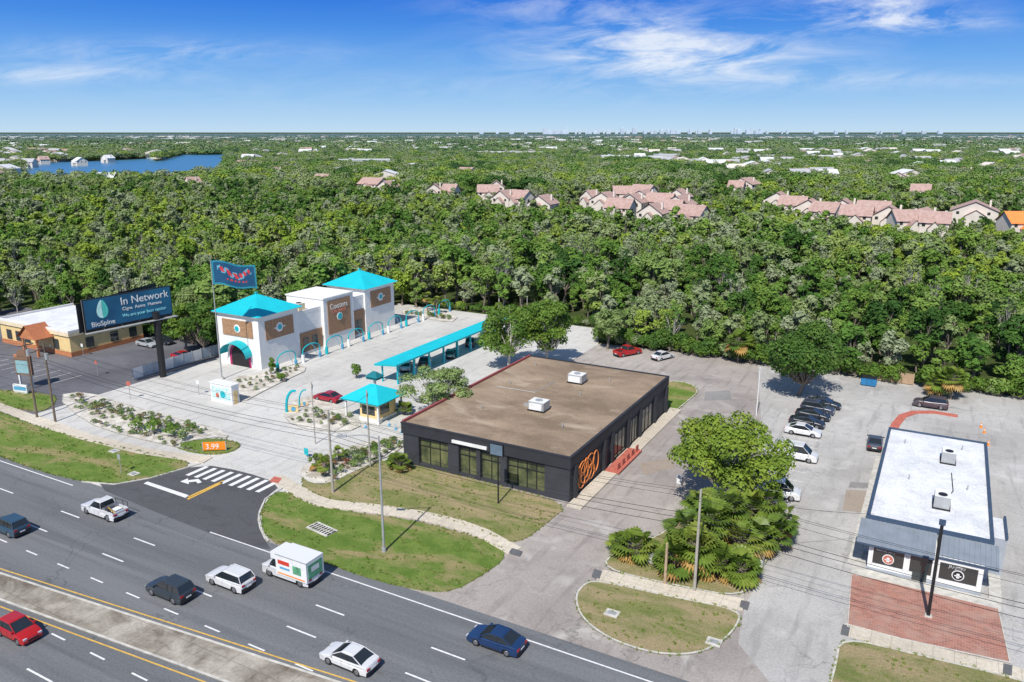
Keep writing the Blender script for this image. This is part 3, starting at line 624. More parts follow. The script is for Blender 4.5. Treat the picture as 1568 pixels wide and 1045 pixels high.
def ring(cy,cz,ry,rz,r=.065,a0=0,a1=6.283):
    mu.path([(W_+.16,cy+ry*math.cos(a0+(a1-a0)*i/20),cz+rz*math.sin(a0+(a1-a0)*i/20)) for i in range(21)],r,orange,5)
for q in ((3.2,2.9,1.0,.85),(5.4,3.0,1.1,.85),(4.2,2.2,1.6,1.4),(3.0,1.5,.9,.9),(5.7,1.6,1.0,.9),(4.2,2.6,.55,1.2),(7.0,2.4,.8,1.3),(2.3,2.3,.5,1.1)): ring(*q)
mu.obj('wall_mural',parent=B)
sw=MB(); sw.box(W_+.15,W_+1.9,-1.0,D_+1.5,-.01,.14,walk); sw.box(W_+.4,W_+2.2,9.5,17.5,.145,.3,redp)
for i in range(5): sw.box(W_+1.7,W_+1.8,10+i*1.6,10.9+i*1.6,.3,1.1,redp)
sw.obj('side_walkway',parent=B)
p=toS(P(763,772)); e=empty('blade_sign',S(*p),ANG); mb=MB(); hz=topz((763,772),680); mb.tube((0,0,0),(0,0,hz-1.4),.09,.09,black); mb.box(-1.0,.7,-.12,.12,hz-1.4,hz,black); mb.box(-.9,.6,-.15,-.125,hz-1.3,hz-.1,M('sign_face_blue_grey',(.12,.17,.22))); mb.obj('sign_panel',parent=e)
# ---------------- dojo building ----------------
B=empty('dojo_building',S(-3.5,74.2),ANG)
w=MB(); greyb=M('blue_grey_wall',(.34,.37,.41),.8,.1,1); navy=M('navy_trim',(.05,.08,.13),.6,.1,1)
w.box(0,10.5,3.5,30.5,0,3.7,greyb); w.box(.6,9.9,.4,3.49,0,3.0,white); w.box(10.5,11.7,5.2,9.8,0,3.69,greyb,wroof)
w.box(-.1,10.6,3.4,3.75,3.7,4.1,navy); w.box(-.1,.2,3.75,30.4,3.7,4.05,navy); w.box(10.3,10.6,3.75,30.4,3.7,4.05,navy); w.box(-.1,10.6,30.4,30.6,3.7,4.05,navy)
w.box(11.55,11.75,5.1,9.9,3.7,4.0,navy); w.box(.55,9.95,.36,.39,0,.35,greyb)
w.obj('walls',parent=B)
r=MB(); r.face([(.2,3.75,3.85),(10.3,3.75,3.85),(10.3,30.4,3.85),(.2,30.4,3.85)],wroof)
for (a,b_) in ((-.5,6.0),(6.2,11.0)):
    y0=-.2 if a<0 else .3
    r.face([(a,y0,2.95),(b_,y0,2.95),(b_,3.4,3.75),(a,3.4,3.75)],seam); r.face([(a,y0,2.75),(b_,y0,2.75),(b_,y0,2.95),(a,y0,2.95)],navy); r.face([(a,3.4,3.75),(a,3.4,2.75),(a,y0,2.75),(a,y0,2.95)],navy)
    x_=a
    while x_<=b_: r.tube((x_,y0,2.98),(x_,3.4,3.78),.035,.035,seam,4); x_+=.42
r.obj('roof',parent=B)
gl=MB()
for a,b_ in ((1.0,3.6),(4.1,5.9),(6.5,9.5)):
    gl.box(a,b_,.34,.37,.9,2.5,glass); gl.box(a-.12,b_+.12,.33,.36,2.5,2.62,white); gl.box(a-.12,a,.32,.36,.8,2.5,white); gl.box(b_,b_+.12,.32,.36,.8,2.5,white)
for cx in (2.3,8.0):
    gl.tube((cx,.33,1.55),(cx,.30,1.55),.5,.5,white,20); gl.tube((cx,.30,1.55),(cx,.28,1.55),.42,.42,redp if cx<5 else black,20)
    gl.box(cx-.12,cx+.12,.262,.279,1.3,1.75,white); gl.box(cx-.28,cx+.28,.262,.278,1.46,1.56,white)
gl.box(4.4,5.6,.335,.339,0,.9,glass)
for i in range(6): gl.box(-.06,-.003,6+i*4,7.2+i*4,1.4,2.4,glass)
gl.obj('windows',parent=B)
text('sign_text','JIU-JITSU',.34,(7.2,.25,2.18),0,white,B); text('sign_text','MARTIAL ARTS',.24,(1.2,.25,2.24),0,white,B)
hv=MB(); grl=M('grille',(.25,.24,.22))
for x_,y_ in ((6.6,22.6),(6.2,9.8)):
    hv.box(x_-.7,x_+.7,y_-1.1,y_+1.1,4.0,5.2,steel,white); hv.box(x_-.72,x_+.72,y_-.9,y_+.9,4.3,5.0,grl); hv.tube((x_,y_-.4,5.2),(x_,y_-.4,5.27),.42,.42,black,12); hv.box(x_-.8,x_+.8,y_-1.2,y_+1.2,3.86,3.99,black)
for x_,y_ in ((3,15),(8,27),(2,26),(8.5,15)): hv.tube((x_,y_,3.85),(x_,y_,4.4),.07,.07,steel,6)
hv.path([(6.5,11,3.9),(7.2,14,3.9),(7.0,19,3.9)],.05,black,5)
hv.obj('rooftop_units',parent=B)
st=MB(); st.box(-1.1,0,1,30,-.01,.12,kerbm); st.box(-.6,11.5,-1.2,.3,.0,.1,kerbm); st.box(10.6,11.6,.31,5,0,.12,kerbm); st.obj('walkway',parent=B)
e=empty('pylon_sign',P(1421,945),ANG); hz=topz((1421,945),797); mb=MB(); mb.box(-.13,.13,-.13,.13,0,hz,black); mb.box(-.28,.28,-.25,.25,0,.2,kerbm); mb.box(-.25,.25,-.16,.16,hz-.4,hz+.01,navy); mb.obj('pole',parent=e)
strip('painted_kerb',[(1366,662),(1372,650),(1382,638),(1400,632),(1430,632),(1466,638)],1.1,.12,redp,.13)
# ---------------- car wash ----------------
B=empty('car_wash_building',S(-111.5,94),ANG); w=MB()
w.box(0,10,0,9.6,0,9.3,stucco); w.box(1.2,9.6,9.61,28.49,0,7.6,stucco,wroof); w.box(0,10,28.5,38,0,9.3,stucco)
w.box(1.0,10.3,16,24.5,0,9.5,stucco,wroof); w.box(.8,9.7,9.7,10.0,7.6,8.4,stucco); w.box(9.3,9.62,10.01,15.99,7.6,8.3,stucco); w.box(9.3,9.62,24.51,28.48,7.6,8.3,stucco); w.box(.99,1.29,10.01,28.4,7.6,8.3,stucco)
w.obj('walls',parent=B)
r=MB()
for y0,y1 in ((0,9.6),(28.5,38)):
    r.hip(-.7,10.7,y0-.7,y1+.7,9.45,12.2,tealm); r.box(-.6,10.6,y0-.6,y1+.6,9.31,9.44,stucco)
    cx,cy=5,(y0+y1)/2
    for q in range(-9,10):
        u=q/9.5
        r.tube((5+u*5.7,y0-.7,9.48),(5+u*5.7,cy-(cy-y0+.7)*abs(u),12.23-2.75*abs(u)),.035,.035,tealm,4,False)
        r.tube((10.7,cy+u*5.5,9.48),(5+5.7*abs(u),cy+u*5.5,12.23-2.75*abs(u)),.035,.035,tealm,4,False)
    r.box(4.8,5.2,cy-.2,cy+.2,12.1,12.5,teal)
r.obj('roof',parent=B)
t_=MB()
t_.box(10.003,10.1,1.5,8.2,4.9,8.3,brown); t_.box(1.3,8.6,-.1,-.003,5.4,8.3,brown)
t_.box(10.303,10.4,17,23.5,2.5,9.0,brown); t_.box(9.603,9.7,10,15.9,.5,4.2,brown); t_.box(9.603,9.7,24.6,28.4,.5,5.5,brown); t_.box(10.003,10.1,30.2,36.8,5.2,8.6,brown)
t_.box(.8,10.45,15.85,24.65,9.51,9.75,stucco)
for cy,cz,s_ in ((4.8,6.7,.9),(33.4,7,.9)):
    t_.tube((10.1,cy,cz),(10.16,cy,cz),s_,s_*.6,stucco,7); t_.tube((10.16,cy,cz),(10.2,cy,cz),s_*.55,s_*.5,teal,9); t_.box(10.1,10.17,cy-1.3,cy+1.3,cz-.12,cz+.12,stucco)
t_.tube((4.9,-.1,6.8),(4.9,-.16,6.8),.8,.6,stucco,7); t_.tube((4.9,-.16,6.8),(4.9,-.2,6.8),.5,.5,teal,9)
t_.tube((10.4,20.2,5.6),(10.5,20.2,5.6),.8,.8,stucco,8); t_.tube((10.5,20.2,5.6),(10.56,20.2,5.6),.6,.6,teal,10)
arc=[(5+2.6*math.cos(math.pi*i/14),0,2.0+2.2*math.sin(math.pi*i/14)) for i in range(15)]
pf=[(x_,-.05,z_) for x_,_,z_ in arc]; t_.face([(7.6,-.05,0)]+pf+[(2.4,-.05,0)],magenta)
inner=[(5+(x_-5)*.8,-.07,z_*.92) for x_,_,z_ in arc]; t_.face([(7.08,-.07,0)]+inner+[(2.92,-.07,0)],black)
for a,b_ in zip(arc,arc[1:]): t_.face([(5+(a[0]-5)*1.15,-.02,a[2]*1.12),(5+(b_[0]-5)*1.15,-.02,b_[2]*1.12),(5+(b_[0]-5)*1.25,-1.8,b_[2]*1.05),(5+(a[0]-5)*1.25,-1.8,a[2]*1.05)],teal)
for y_ in (11.5,13.8): t_.box(9.701,9.76,y_-.7,y_+.7,.6,3.2,glass)
t_.box(9.701,9.76,25.5,27.6,.6,3.4,glass)
t_.obj('facade_trim',parent=B)
sgr=M('sign_script_coral',(.75,.25,.18)); text('sign_text','Cooters',1.5,(10.5,17.5,7.3),math.pi/2,stucco,B); text('sign_text','CAR WASH',.75,(10.5,18.1,6.5),math.pi/2,sgr,B)
hv=MB(); yu=M('yellow_unit',(.6,.5,.3))
for x_,y_ in ((4,12),(6.5,13.5),(4,26)): hv.box(x_-.8,x_+.8,y_-.8,y_+.8,7.61,9.0,yu,white); hv.tube((x_,y_,9),(x_,y_,9.1),.5,.5,black,10)
hv.obj('rooftop_units',parent=B)
for i in range(9):
    t=97+i*6.2; o=MB(); pts_=[(0,-2.2,0),(0,-2.2,1.9)]+[(0,-2.2*math.cos(math.pi*j/12),1.9+1.1*math.sin(math.pi*j/12)) for j in range(1,12)]+[(0,2.2,1.9),(0,2.2,0)]
    o.path(pts_,.11,teal,6); o.tube((0,-2.2,.0),(0,-2.2,1.4),.30,.30,stucco if i%2 else teal,10); o.path([(0,0,3.0),(.5,.3,2.4),(.6,.5,1.5),(.3,1.2,.8)],.045,skyblue,5); o.tube((0,2.2,0),(0,2.2,.9),.26,.26,skyblue,8)
    o.obj('vacuum_arch',S(-98.5,t),ANG)
B=empty('wash_canopy',S(-80,98),ANG); c_=MB()
c_.face([(0,0,3.15),(4.6,0,3.6),(4.6,38,3.6),(0,38,3.15)],tealm); c_.face([(0,0,2.85),(0,38,2.85),(4.6,38,3.3),(4.6,0,3.3)],teal)
c_.face([(0,0,2.85),(4.6,0,3.3),(4.6,0,3.6),(0,0,3.15)],teal); c_.face([(4.6,0,3.3),(4.6,38,3.3),(4.6,38,3.6),(4.6,0,3.6)],teal); c_.face([(0,38,2.85),(0,0,2.85),(0,0,3.15),(0,38,3.15)],teal)
for i in range(64): c_.tube((0,.3+i*.595,3.18),(4.6,.3+i*.595,3.63),.03,.03,tealm,4,False)
c_.obj('roof',parent=B); c_=MB()
for i in range(9):
    y_=1+i*4.5; c_.box(3.9,4.15,y_-.12,y_+.12,0,3.2,teal); c_.box(.8,1.0,y_-.12,y_+.12,0,2.9,teal); c_.tube((3.4,y_+1,0),(3.4,y_+1,1.3),.3,.3,skyblue,8); c_.tube((3.4,y_+1,1.3),(3.4,y_+1,1.6),.32,.2,stucco,8)
c_.obj('posts',parent=B)
p=toS(P(556,643)); B=empty('pay_station_kiosk',S(p[0]-2.6,p[1]-.5),ANG); c_=MB()
c_.hip(-.6,6.4,-.6,6.2,3.1,4.8,tealm,1.0); c_.box(-.5,6.3,-.5,6.1,2.9,3.09,teal)
c_.obj('roof',parent=B); c_=MB(); c_.box(2.2,5.4,.4,4.6,0,2.88,ivory); c_.box(2.6,4.9,.36,.39,1.0,2.3,glass); c_.box(5.41,5.45,1,3,1,2.3,glass)
for x_ in (0,5.8):
    for y_ in (0,5.4): c_.box(x_-.12,x_+.12,y_-.12,y_+.12,0,2.88,stucco)
c_.box(2.1,5.5,.3,4.7,0,.5,stucco); c_.obj('booth',parent=B)
dt=M('dark_teal',(.01,.16,.19))
p=P(575,610); c_=MB(); c_.hip(-1.2,1.2,-1,1,3.6,4.4,dt,.5); c_.box(-1,1,-.8,.8,3.2,3.59,dt); c_.box(-.15,.15,-.15,.15,0,3.2,stucco); c_.obj('menu_canopy',p,ANG)
p=P(340,617); B=MB(); B.box(-2.3,2.3,0,1.4,0,2.9,white,white); B.box(-2.4,2.4,-.1,1.5,2.9,3.1,white); B.box(-1.9,1.9,-.04,-.003,.5,2.5,M('mural_turquoise',(.25,.60,.66),.6,.1,1.4,0,0,(.80,.80,.72))); 
B.tube((.4,-.05,1.4),(.4,-.1,1.4),.6,.5,teal,8); B.tube((-.8,-.05,1.1),(-.8,-.1,1.1),.4,.35,redp,8); B.box(2.303,2.34,.3,1.1,0,2.1,ivory); B.obj('mural_booth',p,ANG)
for bx,by,sc2 in ((452,632,1.0),(468,622,.75)):
    o=MB(); o.path([(-1.2,0,0)]+[(-1.2*math.cos(math.pi*j/12),.0,.8+2.6*math.sin(math.pi*j/12)) for j in range(8)],.2*sc2,teal,7); o.prism([(-.9,-.12),(.5,-.12),(.5,.12),(-.9,.12)],0,1.1*sc2,ivory); o.tube((-.2,-.13,.6),(-.2,-.17,.6),.35,.35,skyblue,12); ob=o.obj('entrance_arch_sculpture',P(bx,by),ANG+.6)
    ob.scale=(sc2,sc2,sc2)
f=MB(); fbg=M('fence_blue_grey',(.40,.46,.52))
for i in range(9):
    f.box(-.07,.07,i*2.0,i*2.0+.14,0,2.1,steel); f.box(-.03,.03,i*2.0+.14,i*2.0+2.0,.1,1.95,fbg if i%3 else white)
f.obj('panel_fence',S(-116,79.5),ANG)
# ---------------- billboard ----------------
bp_=P(250,577); e=empty('billboard',bp_,0); mb=MB(); d=Vector((P(265,481,10.2)[0]-P(132,508,10.2)[0],P(265,481,10.2)[1]-P(132,508,10.2)[1])); aa=math.atan2(d.y,d.x)
l0=Vector(P(132,508,10.2))-Vector(bp_)
mb.tube((0,0,0),(0,0,11.2),.55,.55,black,14); mb.obj('column',parent=e)
e2=empty('face_mount',(l0.x,l0.y,10.2),aa); e2.parent=e; Lb=d.length
navy2=M('billboard_navy',(.012,.06,.14),.5,.3,.15,0,0,(.02,.15,.26)); mb=MB()
mb.box(0,Lb,0,.25,0,4.9,black); mb.box(.12,Lb-.12,-.03,-.003,.2,4.75,navy2); mb.box(-.3,Lb+.3,-.9,-.1,-.35,-.25,steel); mb.box(0,Lb,.26,.9,-.5,-.1,black)
mb.face([(-.9,.3,-.2),(-.9,.3,4.4),(Lb,4.2,4.9),(Lb,4.2,0)],black)
for q in range(4): mb.tube((1.5+q*3.7,0,-.3),(1.5+q*3.7,-1.6,-.5),.04,.04,black,5)
for q in range(6): mb.tube((Lb*q/5,.26,-.3),(Lb*q/5,.26,4.9),.05,.05,steel,4)
mb.obj('panel',parent=e2)
lf=MB(); cx,cz=2.9,2.95
def drop(k,side):
    pts=[]
    for i in range(13):
        a=math.pi*i/12; ww=1.15*math.sin(a)*(1-.45*(1-math.cos(a))/2)*k; pts.append((cx+side*ww,-.06,cz-1.35+2.9*(1-math.cos(a))/2*k))
    return pts
la=M('logo_aqua',(.10,.60,.50)); lb=M('logo_mint',(.55,.85,.78))
lf.face(drop(1,1)+[(cx+.02,-.06,cz)],la); lf.face((drop(1,-1)+[(cx-.05,-.06,cz)])[::-1],lb); lf.obj('logo',parent=e2)
text('text1','BioSpine',1.1,(.9,-.06,.45),0,white,e2); text('text2','In Network',1.75,(5.9,-.06,3.1),0,white,e2); text('text3','Cigna  Aetna  Humana',.75,(6.1,-.06,2.2),0,white,e2); text('text4','We are your best option',.75,(6.0,-.06,1.1),0,M('logo_aqua2',(.3,.75,.8)),e2)
# ---------------- flag ----------------
b0=(340,581); hz=topz(b0,390); e=empty('flagpole',P(*b0)); mb=MB(); mb.tube((0,0,0),(0,0,hz),.13,.06,steel); mb.tube((0,0,0),(0,0,.4),.4,.35,kerbm,10); mb.tube((0,0,hz),(0,0,hz+.2),.12,.05,yellowp,8); mb.obj('pole',parent=e)
nx,nz=56,28; fm=MB(); flt=M('flag_teal',(.02,.22,.30),.7,.1,1); fln=M('flag_navy',(.012,.075,.16),.7,.1,1); flr=M('flag_red',(.55,.04,.05),.7,.1,1); flw=M('flag_pale_blue',(.12,.38,.48),.7,.1,1)
def fp(i,j): u=i/nx; return (.1+7.0*u, -.9*math.sin(u*7+j*.04)*u**.7*.8, hz-1.0-3.9*(1-j/nz)-1.0*u+.25*math.sin(u*8))
for i in range(nx):
    for j in range(nz):
        u=i/nx; w_=j/nz; c0=.58+.10*math.sin(u*9)+.12*(u-.5); dd=abs(w_-c0)
        m_=flt if (i<2 or i>nx-3 or j<2 or j>nz-3) else fln
        if .15<u<.85 and dd<.10 and math.sin(u*52+w_*14)>-.3: m_=flr
        elif .12<u<.88 and dd<.145 and math.sin(u*31-w_*12)>.2: m_=flw
        if .3<u<.75 and .24<w_<.31 and math.sin(u*80)>0: m_=flr
        fm.face([fp(i,j),fp(i+1,j),fp(i+1,j+1),fp(i,j+1)],m_)
fm.obj('flag',parent=e,smooth=True,rot=.1)
# ---------------- cream building ----------------
B=empty('bank_building',S(-160,83),ANG); w=MB()
w.box(0,22,0,15,0,4.6,ivory,groof); w.box(-.3,22.3,-.3,15.3,3.9,4.59,M('cream_trim',(.74,.62,.42))); w.box(.2,21.8,.2,14.8,4.61,4.63,wroof); w.box(-.3,22.3,-.3,0.1,4.6,5.0,stucco); w.box(22,22.3,.1,15.3,4.6,5.0,stucco); w.box(-.3,0,.1,15.3,4.6,5,stucco)
w.box(-.04,22.04,-.06,15.04,0,.9,salmon)
w.obj('walls',parent=B); w=MB()
for q in (2,5,8,17): w.box(q,q+1.6,-.1,-.07,1.1,3.0,glass)
for q in (3,8,12): w.box(22.06,22.1,q,q+1.6,1.1,3.0,glass)
w.obj('windows',parent=B); w=MB(); w.box(12,17,-3.2,-.31,3.2,3.6,salmon); w.gable(12,17,-3.2,-.02,3.61,5.8,M('terracotta',(.42,.15,.07)),salmon,'y',.4)
for q in (12.3,16.5): w.box(q,q+.35,-3.1,-2.7,0,3.19,salmon)
w.obj('porch',parent=B)
# ---------------- poles, wires, lamps ----------------
def upole(b,ty,mat,r=.17,arm=True,name='utility_pole'):
    hz=topz(b,ty); e=MB(); e.tube((0,0,0),(0,0,hz),r,r*.65,mat,9)
    if arm: e.box(-.06,.06,-1.1,1.1,hz-.9,hz-.78,mat)
    for q in (-.9,0,.9): e.tube((0,q if arm else 0,hz-.78+(0 if arm else q*.6)),(0,q if arm else .25,hz-.5),.05,.03,steel,6)
    if name=='utility_pole' and mat==wood: e.tube((.25,0,hz-2.4),(.25,0,hz-1.5),.22,.22,steel,10)
    e.obj(name,P(*b),ANG); return Vector((*P(*b),hz))
A=upole((85,646),525,wood); Bp=upole((510,755),628,concpole,.16,False); C=upole((1063,906),750,concpole,.15,False); A0=upole((57,640),520,wood)
upole((567,716),598,concpole,.13,False); upole((1158,636),562,white,.08,False,'light_pole'); upole((660,460),432,concpole,.1,False,'light_pole'); upole((807,500),455,concpole,.1,False,'light_pole')
upole((1018,895),832,woodl,.16,False,'wood_post'); upole((483,680),585,concpole,.08,False,'light_pole')
D=Vector((*S(29,62.5),9.8)); Dl=Vector((*S(-160,61.5),10.5))
D2=MB(); D2.tube((0,0,0),(0,0,9.8),.2,.14,concpole,8); D2.box(-.05,.05,-1,1,9,9.1,concpole); D2.obj('utility_pole',S(29,62.5),ANG)
wr=MB(); wm=M('cable',(.03,.03,.03),.6)
def wire(p,q,sag,r=.018):
    n=14; l=[]
    for i in range(n+1):
        t=i/n; v_=p.lerp(q,t); v_.z-=sag*4*t*(1-t); l.append(tuple(v_))
    wr.path(l,r,wm,4)
nn=Vector((E2[0],E2[1],0))
for a,b_ in ((Dl,A),(A,Bp),(Bp,C),(C,D)):
    for dz,off in ((-.1,0),(-.6,.5),(-.6,-.5),(-2.4,0),(-3.0,.1),(-3.6,0)):
        wire(a+nn*off+Vector((0,0,dz)),b_+nn*off+Vector((0,0,dz)),.7+random.uniform(0,.3),.024 if dz<-2 else .016)
wire(Bp+Vector((0,0,-1)),Vector((*S(-50,74.5),5.3)),.3); wire(Vector((*P(567,716),topz((567,716),605))),Bp,.5)
wire(C,Vector((*S(-3,78),4.2)),.5)
wr.obj('overhead_wires')
def slamp(b,ty,armdir,al,name='street_lamp'):
    hz=topz(b,ty); e=MB(); e.tube((0,0,0),(0,0,hz),.14,.08,steel,9); e.tube((0,0,0),(0,0,.5),.25,.22,steel,8)
    dx,dy=math.cos(armdir),math.sin(armdir); e.path([(0,0,hz-.3),(dx*al*.4,dy*al*.4,hz+.25),(dx*al,dy*al,hz+.35)],.06,steel,6)
    e.box(dx*al-.45,dx*al+.45,dy*al-.18,dy*al+.18,hz+.25,hz+.42,steel)
    e.obj(name,P(*b),0)
slamp((588,846),668,math.pi+.25,3.4)
def ssign(b,h,mat,name,w_=.6,hh=.6,ang=ANG,shape=0):
    o=MB(); o.tube((0,0,0),(0,0,h),.04,.04,steel,6)
    if shape: o.tube((0,-.05,h),(0,-.08,h),w_/2,w_/2,mat,8)
    else: o.box(-w_/2,w_/2,-.08,-.05,h-hh,h,mat)
    o.obj(name,P(*b),ang)
ssign((200,612),2.6,redp,'stop_sign',.8,.8,ANG+.4,1); ssign((305,605),2.4,white,'road_sign'); ssign((150,576),2.4,redp,'stop_sign',.75,.75,ANG,1); ssign((186,726),2.6,steel,'road_sign',.5,.7); ssign((128,545),2.3,white,'road_sign'); ssign((470,700),1.2,teal,'wayfinding_sign',.7,.9)
o=MB(); o.box(-1.5,1.5,-.06,.06,.25,1.35,ora); [o.box(x_-.05,x_+.05,-.08,.08,0,1.4,steel) for x_ in (-1.45,1.45)]; ob=o.obj('banner_sign',P(329,692),ANG+.6); text('banner_text','3.99',1.0,(-1.1,-.08,.42),0,white,ob)
o=MB(); sb_=M('sign_brown',(.22,.13,.09)); [o.box(x_-.12,x_+.12,-.15,.15,0,2.19,stucco) for x_ in (-1.1,1.1)]; o.box(-1.5,1.5,-.2,.2,2.2,5.2,sb_); o.box(-1.3,1.3,-.24,-.203,2.5,4.6,M('sign_face_teal',(.25,.42,.45))); o.prism([(-1.5,-.2),(1.5,-.2),(1.5,.2),(-1.5,.2)],5.2,5.5,salmon); o.tube((0,-.21,5.5),(0,.21,5.5),.9,.9,sb_,16); o.obj('monument_sign',P(42,594),ANG+.3)
o=MB(); o.box(-1.4,1.4,-.15,.15,0.3,1.5,white); o.box(-1.2,1.2,-.17,-.153,.6,1.2,skyblue); o.box(-1.3,1.3,-.1,.1,0,.3,kerbm); o.obj('monument_sign',P(33,603),ANG+.2)
o=MB(); o.box(-1.6,1.6,-.8,.8,.05,.16,kerbm)
for i in range(8): o.box(-1.4+i*.4,-1.2+i*.4,-.55,-.05,.161,.175,black); o.box(-1.4+i*.4,-1.2+i*.4,.05,.55,.161,.175,black)
o.obj('storm_drain',P(493,812),ANG-.15)
for b in ((175,692),(937,941),(1093,985),(205,727)):
    o=MB(); o.box(-.6,.6,-.5,.5,.05,.15,kerbm); o.box(-.35,.35,-.25,.25,.151,.17,steel); o.obj('storm_drain',P(*b),ANG)
def cone(b,mat,name='traffic_cone'):
    o=MB(); o.box(-.2,.2,-.2,.2,0,.05,mat); o.tube((0,0,.05),(0,0,.38),.15,.1,mat,10); o.tube((0,0,.38),(0,0,.5),.1,.07,white,10); o.tube((0,0,.5),(0,0,.75),.07,.03,mat,10); o.obj(name,P(*b))
for b in ((1502,655),(1507,663),(1513,682)): cone(b,ora)
for b in ((596,652),(606,658),(615,663),(585,640),(560,655),(630,672),(609,682)): cone(b,skyblue,'blue_cone')
o=MB(); bl_=M('dumpster_blue',(.03,.18,.38),.5,.2,2); o.face([(-1.1,-.8,.15),(1.1,-.8,.15),(1.2,-.9,1.2),(-1.2,-.9,1.2)],bl_); o.box(-1.1,1.1,-.78,.8,.15,1.35,bl_); o.box(-1.15,0,-.85,.85,1.36,1.42,black); o.box(.03,1.15,-.85,.85,1.36,1.42,black)
for x_ in (-.9,.9): o.tube((x_,-.7,.08),(x_+.1,-.7,.08),.09,.09,black,8); o.box(x_-.15 if x_<0 else x_+.22,x_-.1 if x_<0 else x_+.3,-.3,.3,.6,.8,bl_)
o.obj('dumpster',P(1330,590),ANG)
o=MB(); [o.box(a,a+.12,0,.12,0,2.0,woodl) for a in (0,1.8,3.6,5.4)]; o.box(0,5.5,.04,.08,.1,1.9,M('tan_fence',(.40,.28,.18))); o.obj('enclosure_fence',P(1342,583),ANG)
for b,hh in (((1040,742),1.0),((995,862),.9),((1163,868),1.0)):
    o=MB(); o.box(-.35,.35,-.25,.25,0,hh,steel); o.box(-.38,.38,-.28,.28,hh,hh+.06,steel); o.box(-.25,.25,-.27,-.253,.2,hh-.15,white); o.obj('utility_box',P(*b),ANG)
# ---------------- vehicles ----------------
tire=M('tyre_rubber',(.02,.02,.02),.9); alloy=M('wheel_alloy',(.4,.4,.42),.35,.1,3,0,.8); lampw=M('headlight',(.55,.57,.6),.15,.05,3); lampr=M('taillight',(.40,.02,.02),.25,.05,3); carglass=M('car_glass',(.02,.026,.032),.05,.1,1,0,0,None,.8); trim=M('black_trim',(.025,.025,.027),.6)
PC={}
def paint(c):
    if c not in PC: PC[c]=M('car_paint_%d'%len(PC),c,.32,.05,.7,0,.1,None,.5,.6)
    return PC[c]
K={
'sedan':dict(L=4.8,W=1.84,top=[(-2.4,.55),(-2.37,.80),(-2.3,.95),(-2.15,1.0),(-1.75,1.03),(-.5,.96),(.95,.96),(1.5,.90),(1.95,.80),(2.22,.70),(2.36,.58),(2.4,.42)],gh=(-1.85,1.0,-.95,1.43,.2,1.45,1.2,.95),wx=1.42,wr=.33),
'suv':dict(L=4.75,W=1.9,top=[(-2.36,.6),(-2.37,.95),(-2.28,1.12),(-1.6,1.12),(0,1.06),(1.05,1.06),(1.6,1.02),(2.0,.94),(2.25,.82),(2.35,.68),(2.37,.45)],gh=(-2.25,1.1,-1.9,1.66,.15,1.70,1.15,1.04),wx=1.42,wr=.37),
'hatch':dict(L=4.1,W=1.76,top=[(-2.05,.55),(-2.05,.9),(-1.95,1.0),(-1.2,1.0),(0,.96),(.8,.96),(1.35,.9),(1.75,.78),(1.98,.65),(2.05,.45)],gh=(-1.95,.98,-1.5,1.46,.1,1.5,.98,.95),wx=1.25,wr=.32),
'van':dict(L=5.2,W=2.0,top=[(-2.6,.6),(-2.6,1.0),(-2.58,1.18),(-1.6,1.18),(0,1.14),(1.3,1.1),(2.2,1.0),(2.5,.82),(2.6,.5)],gh=(-2.56,1.16,-2.45,1.95,.8,1.98,1.75,1.08),wx=1.65,wr=.36),
'pickup':dict(L=5.7,W=1.98,top=[(-2.85,.6),(-2.85,.78),(-2.83,.8),(-.75,.8),(-.7,1.15),(1.2,1.12),(2.0,1.07),(2.5,.98),(2.78,.82),(2.85,.55)],gh=(-.72,1.12,-.55,1.78,.45,1.80,1.2,1.1),wx=1.8,wr=.4),
'boxtruck':dict(L=5.9,W=2.0,top=[(-2.95,.6),(-2.95,.68),(-2.9,.7),(.75,.7),(.8,1.2),(1.6,1.2),(2.5,1.1),(2.85,.95),(2.95,.55)],gh=(.8,1.18,.85,2.0,1.35,2.02,2.0,1.16),wx=1.9,wr=.4)}
ggr=M('graphic_green',(.12,.36,.20),.5,.4,2); grd=M('graphic_red',(.60,.05,.03))
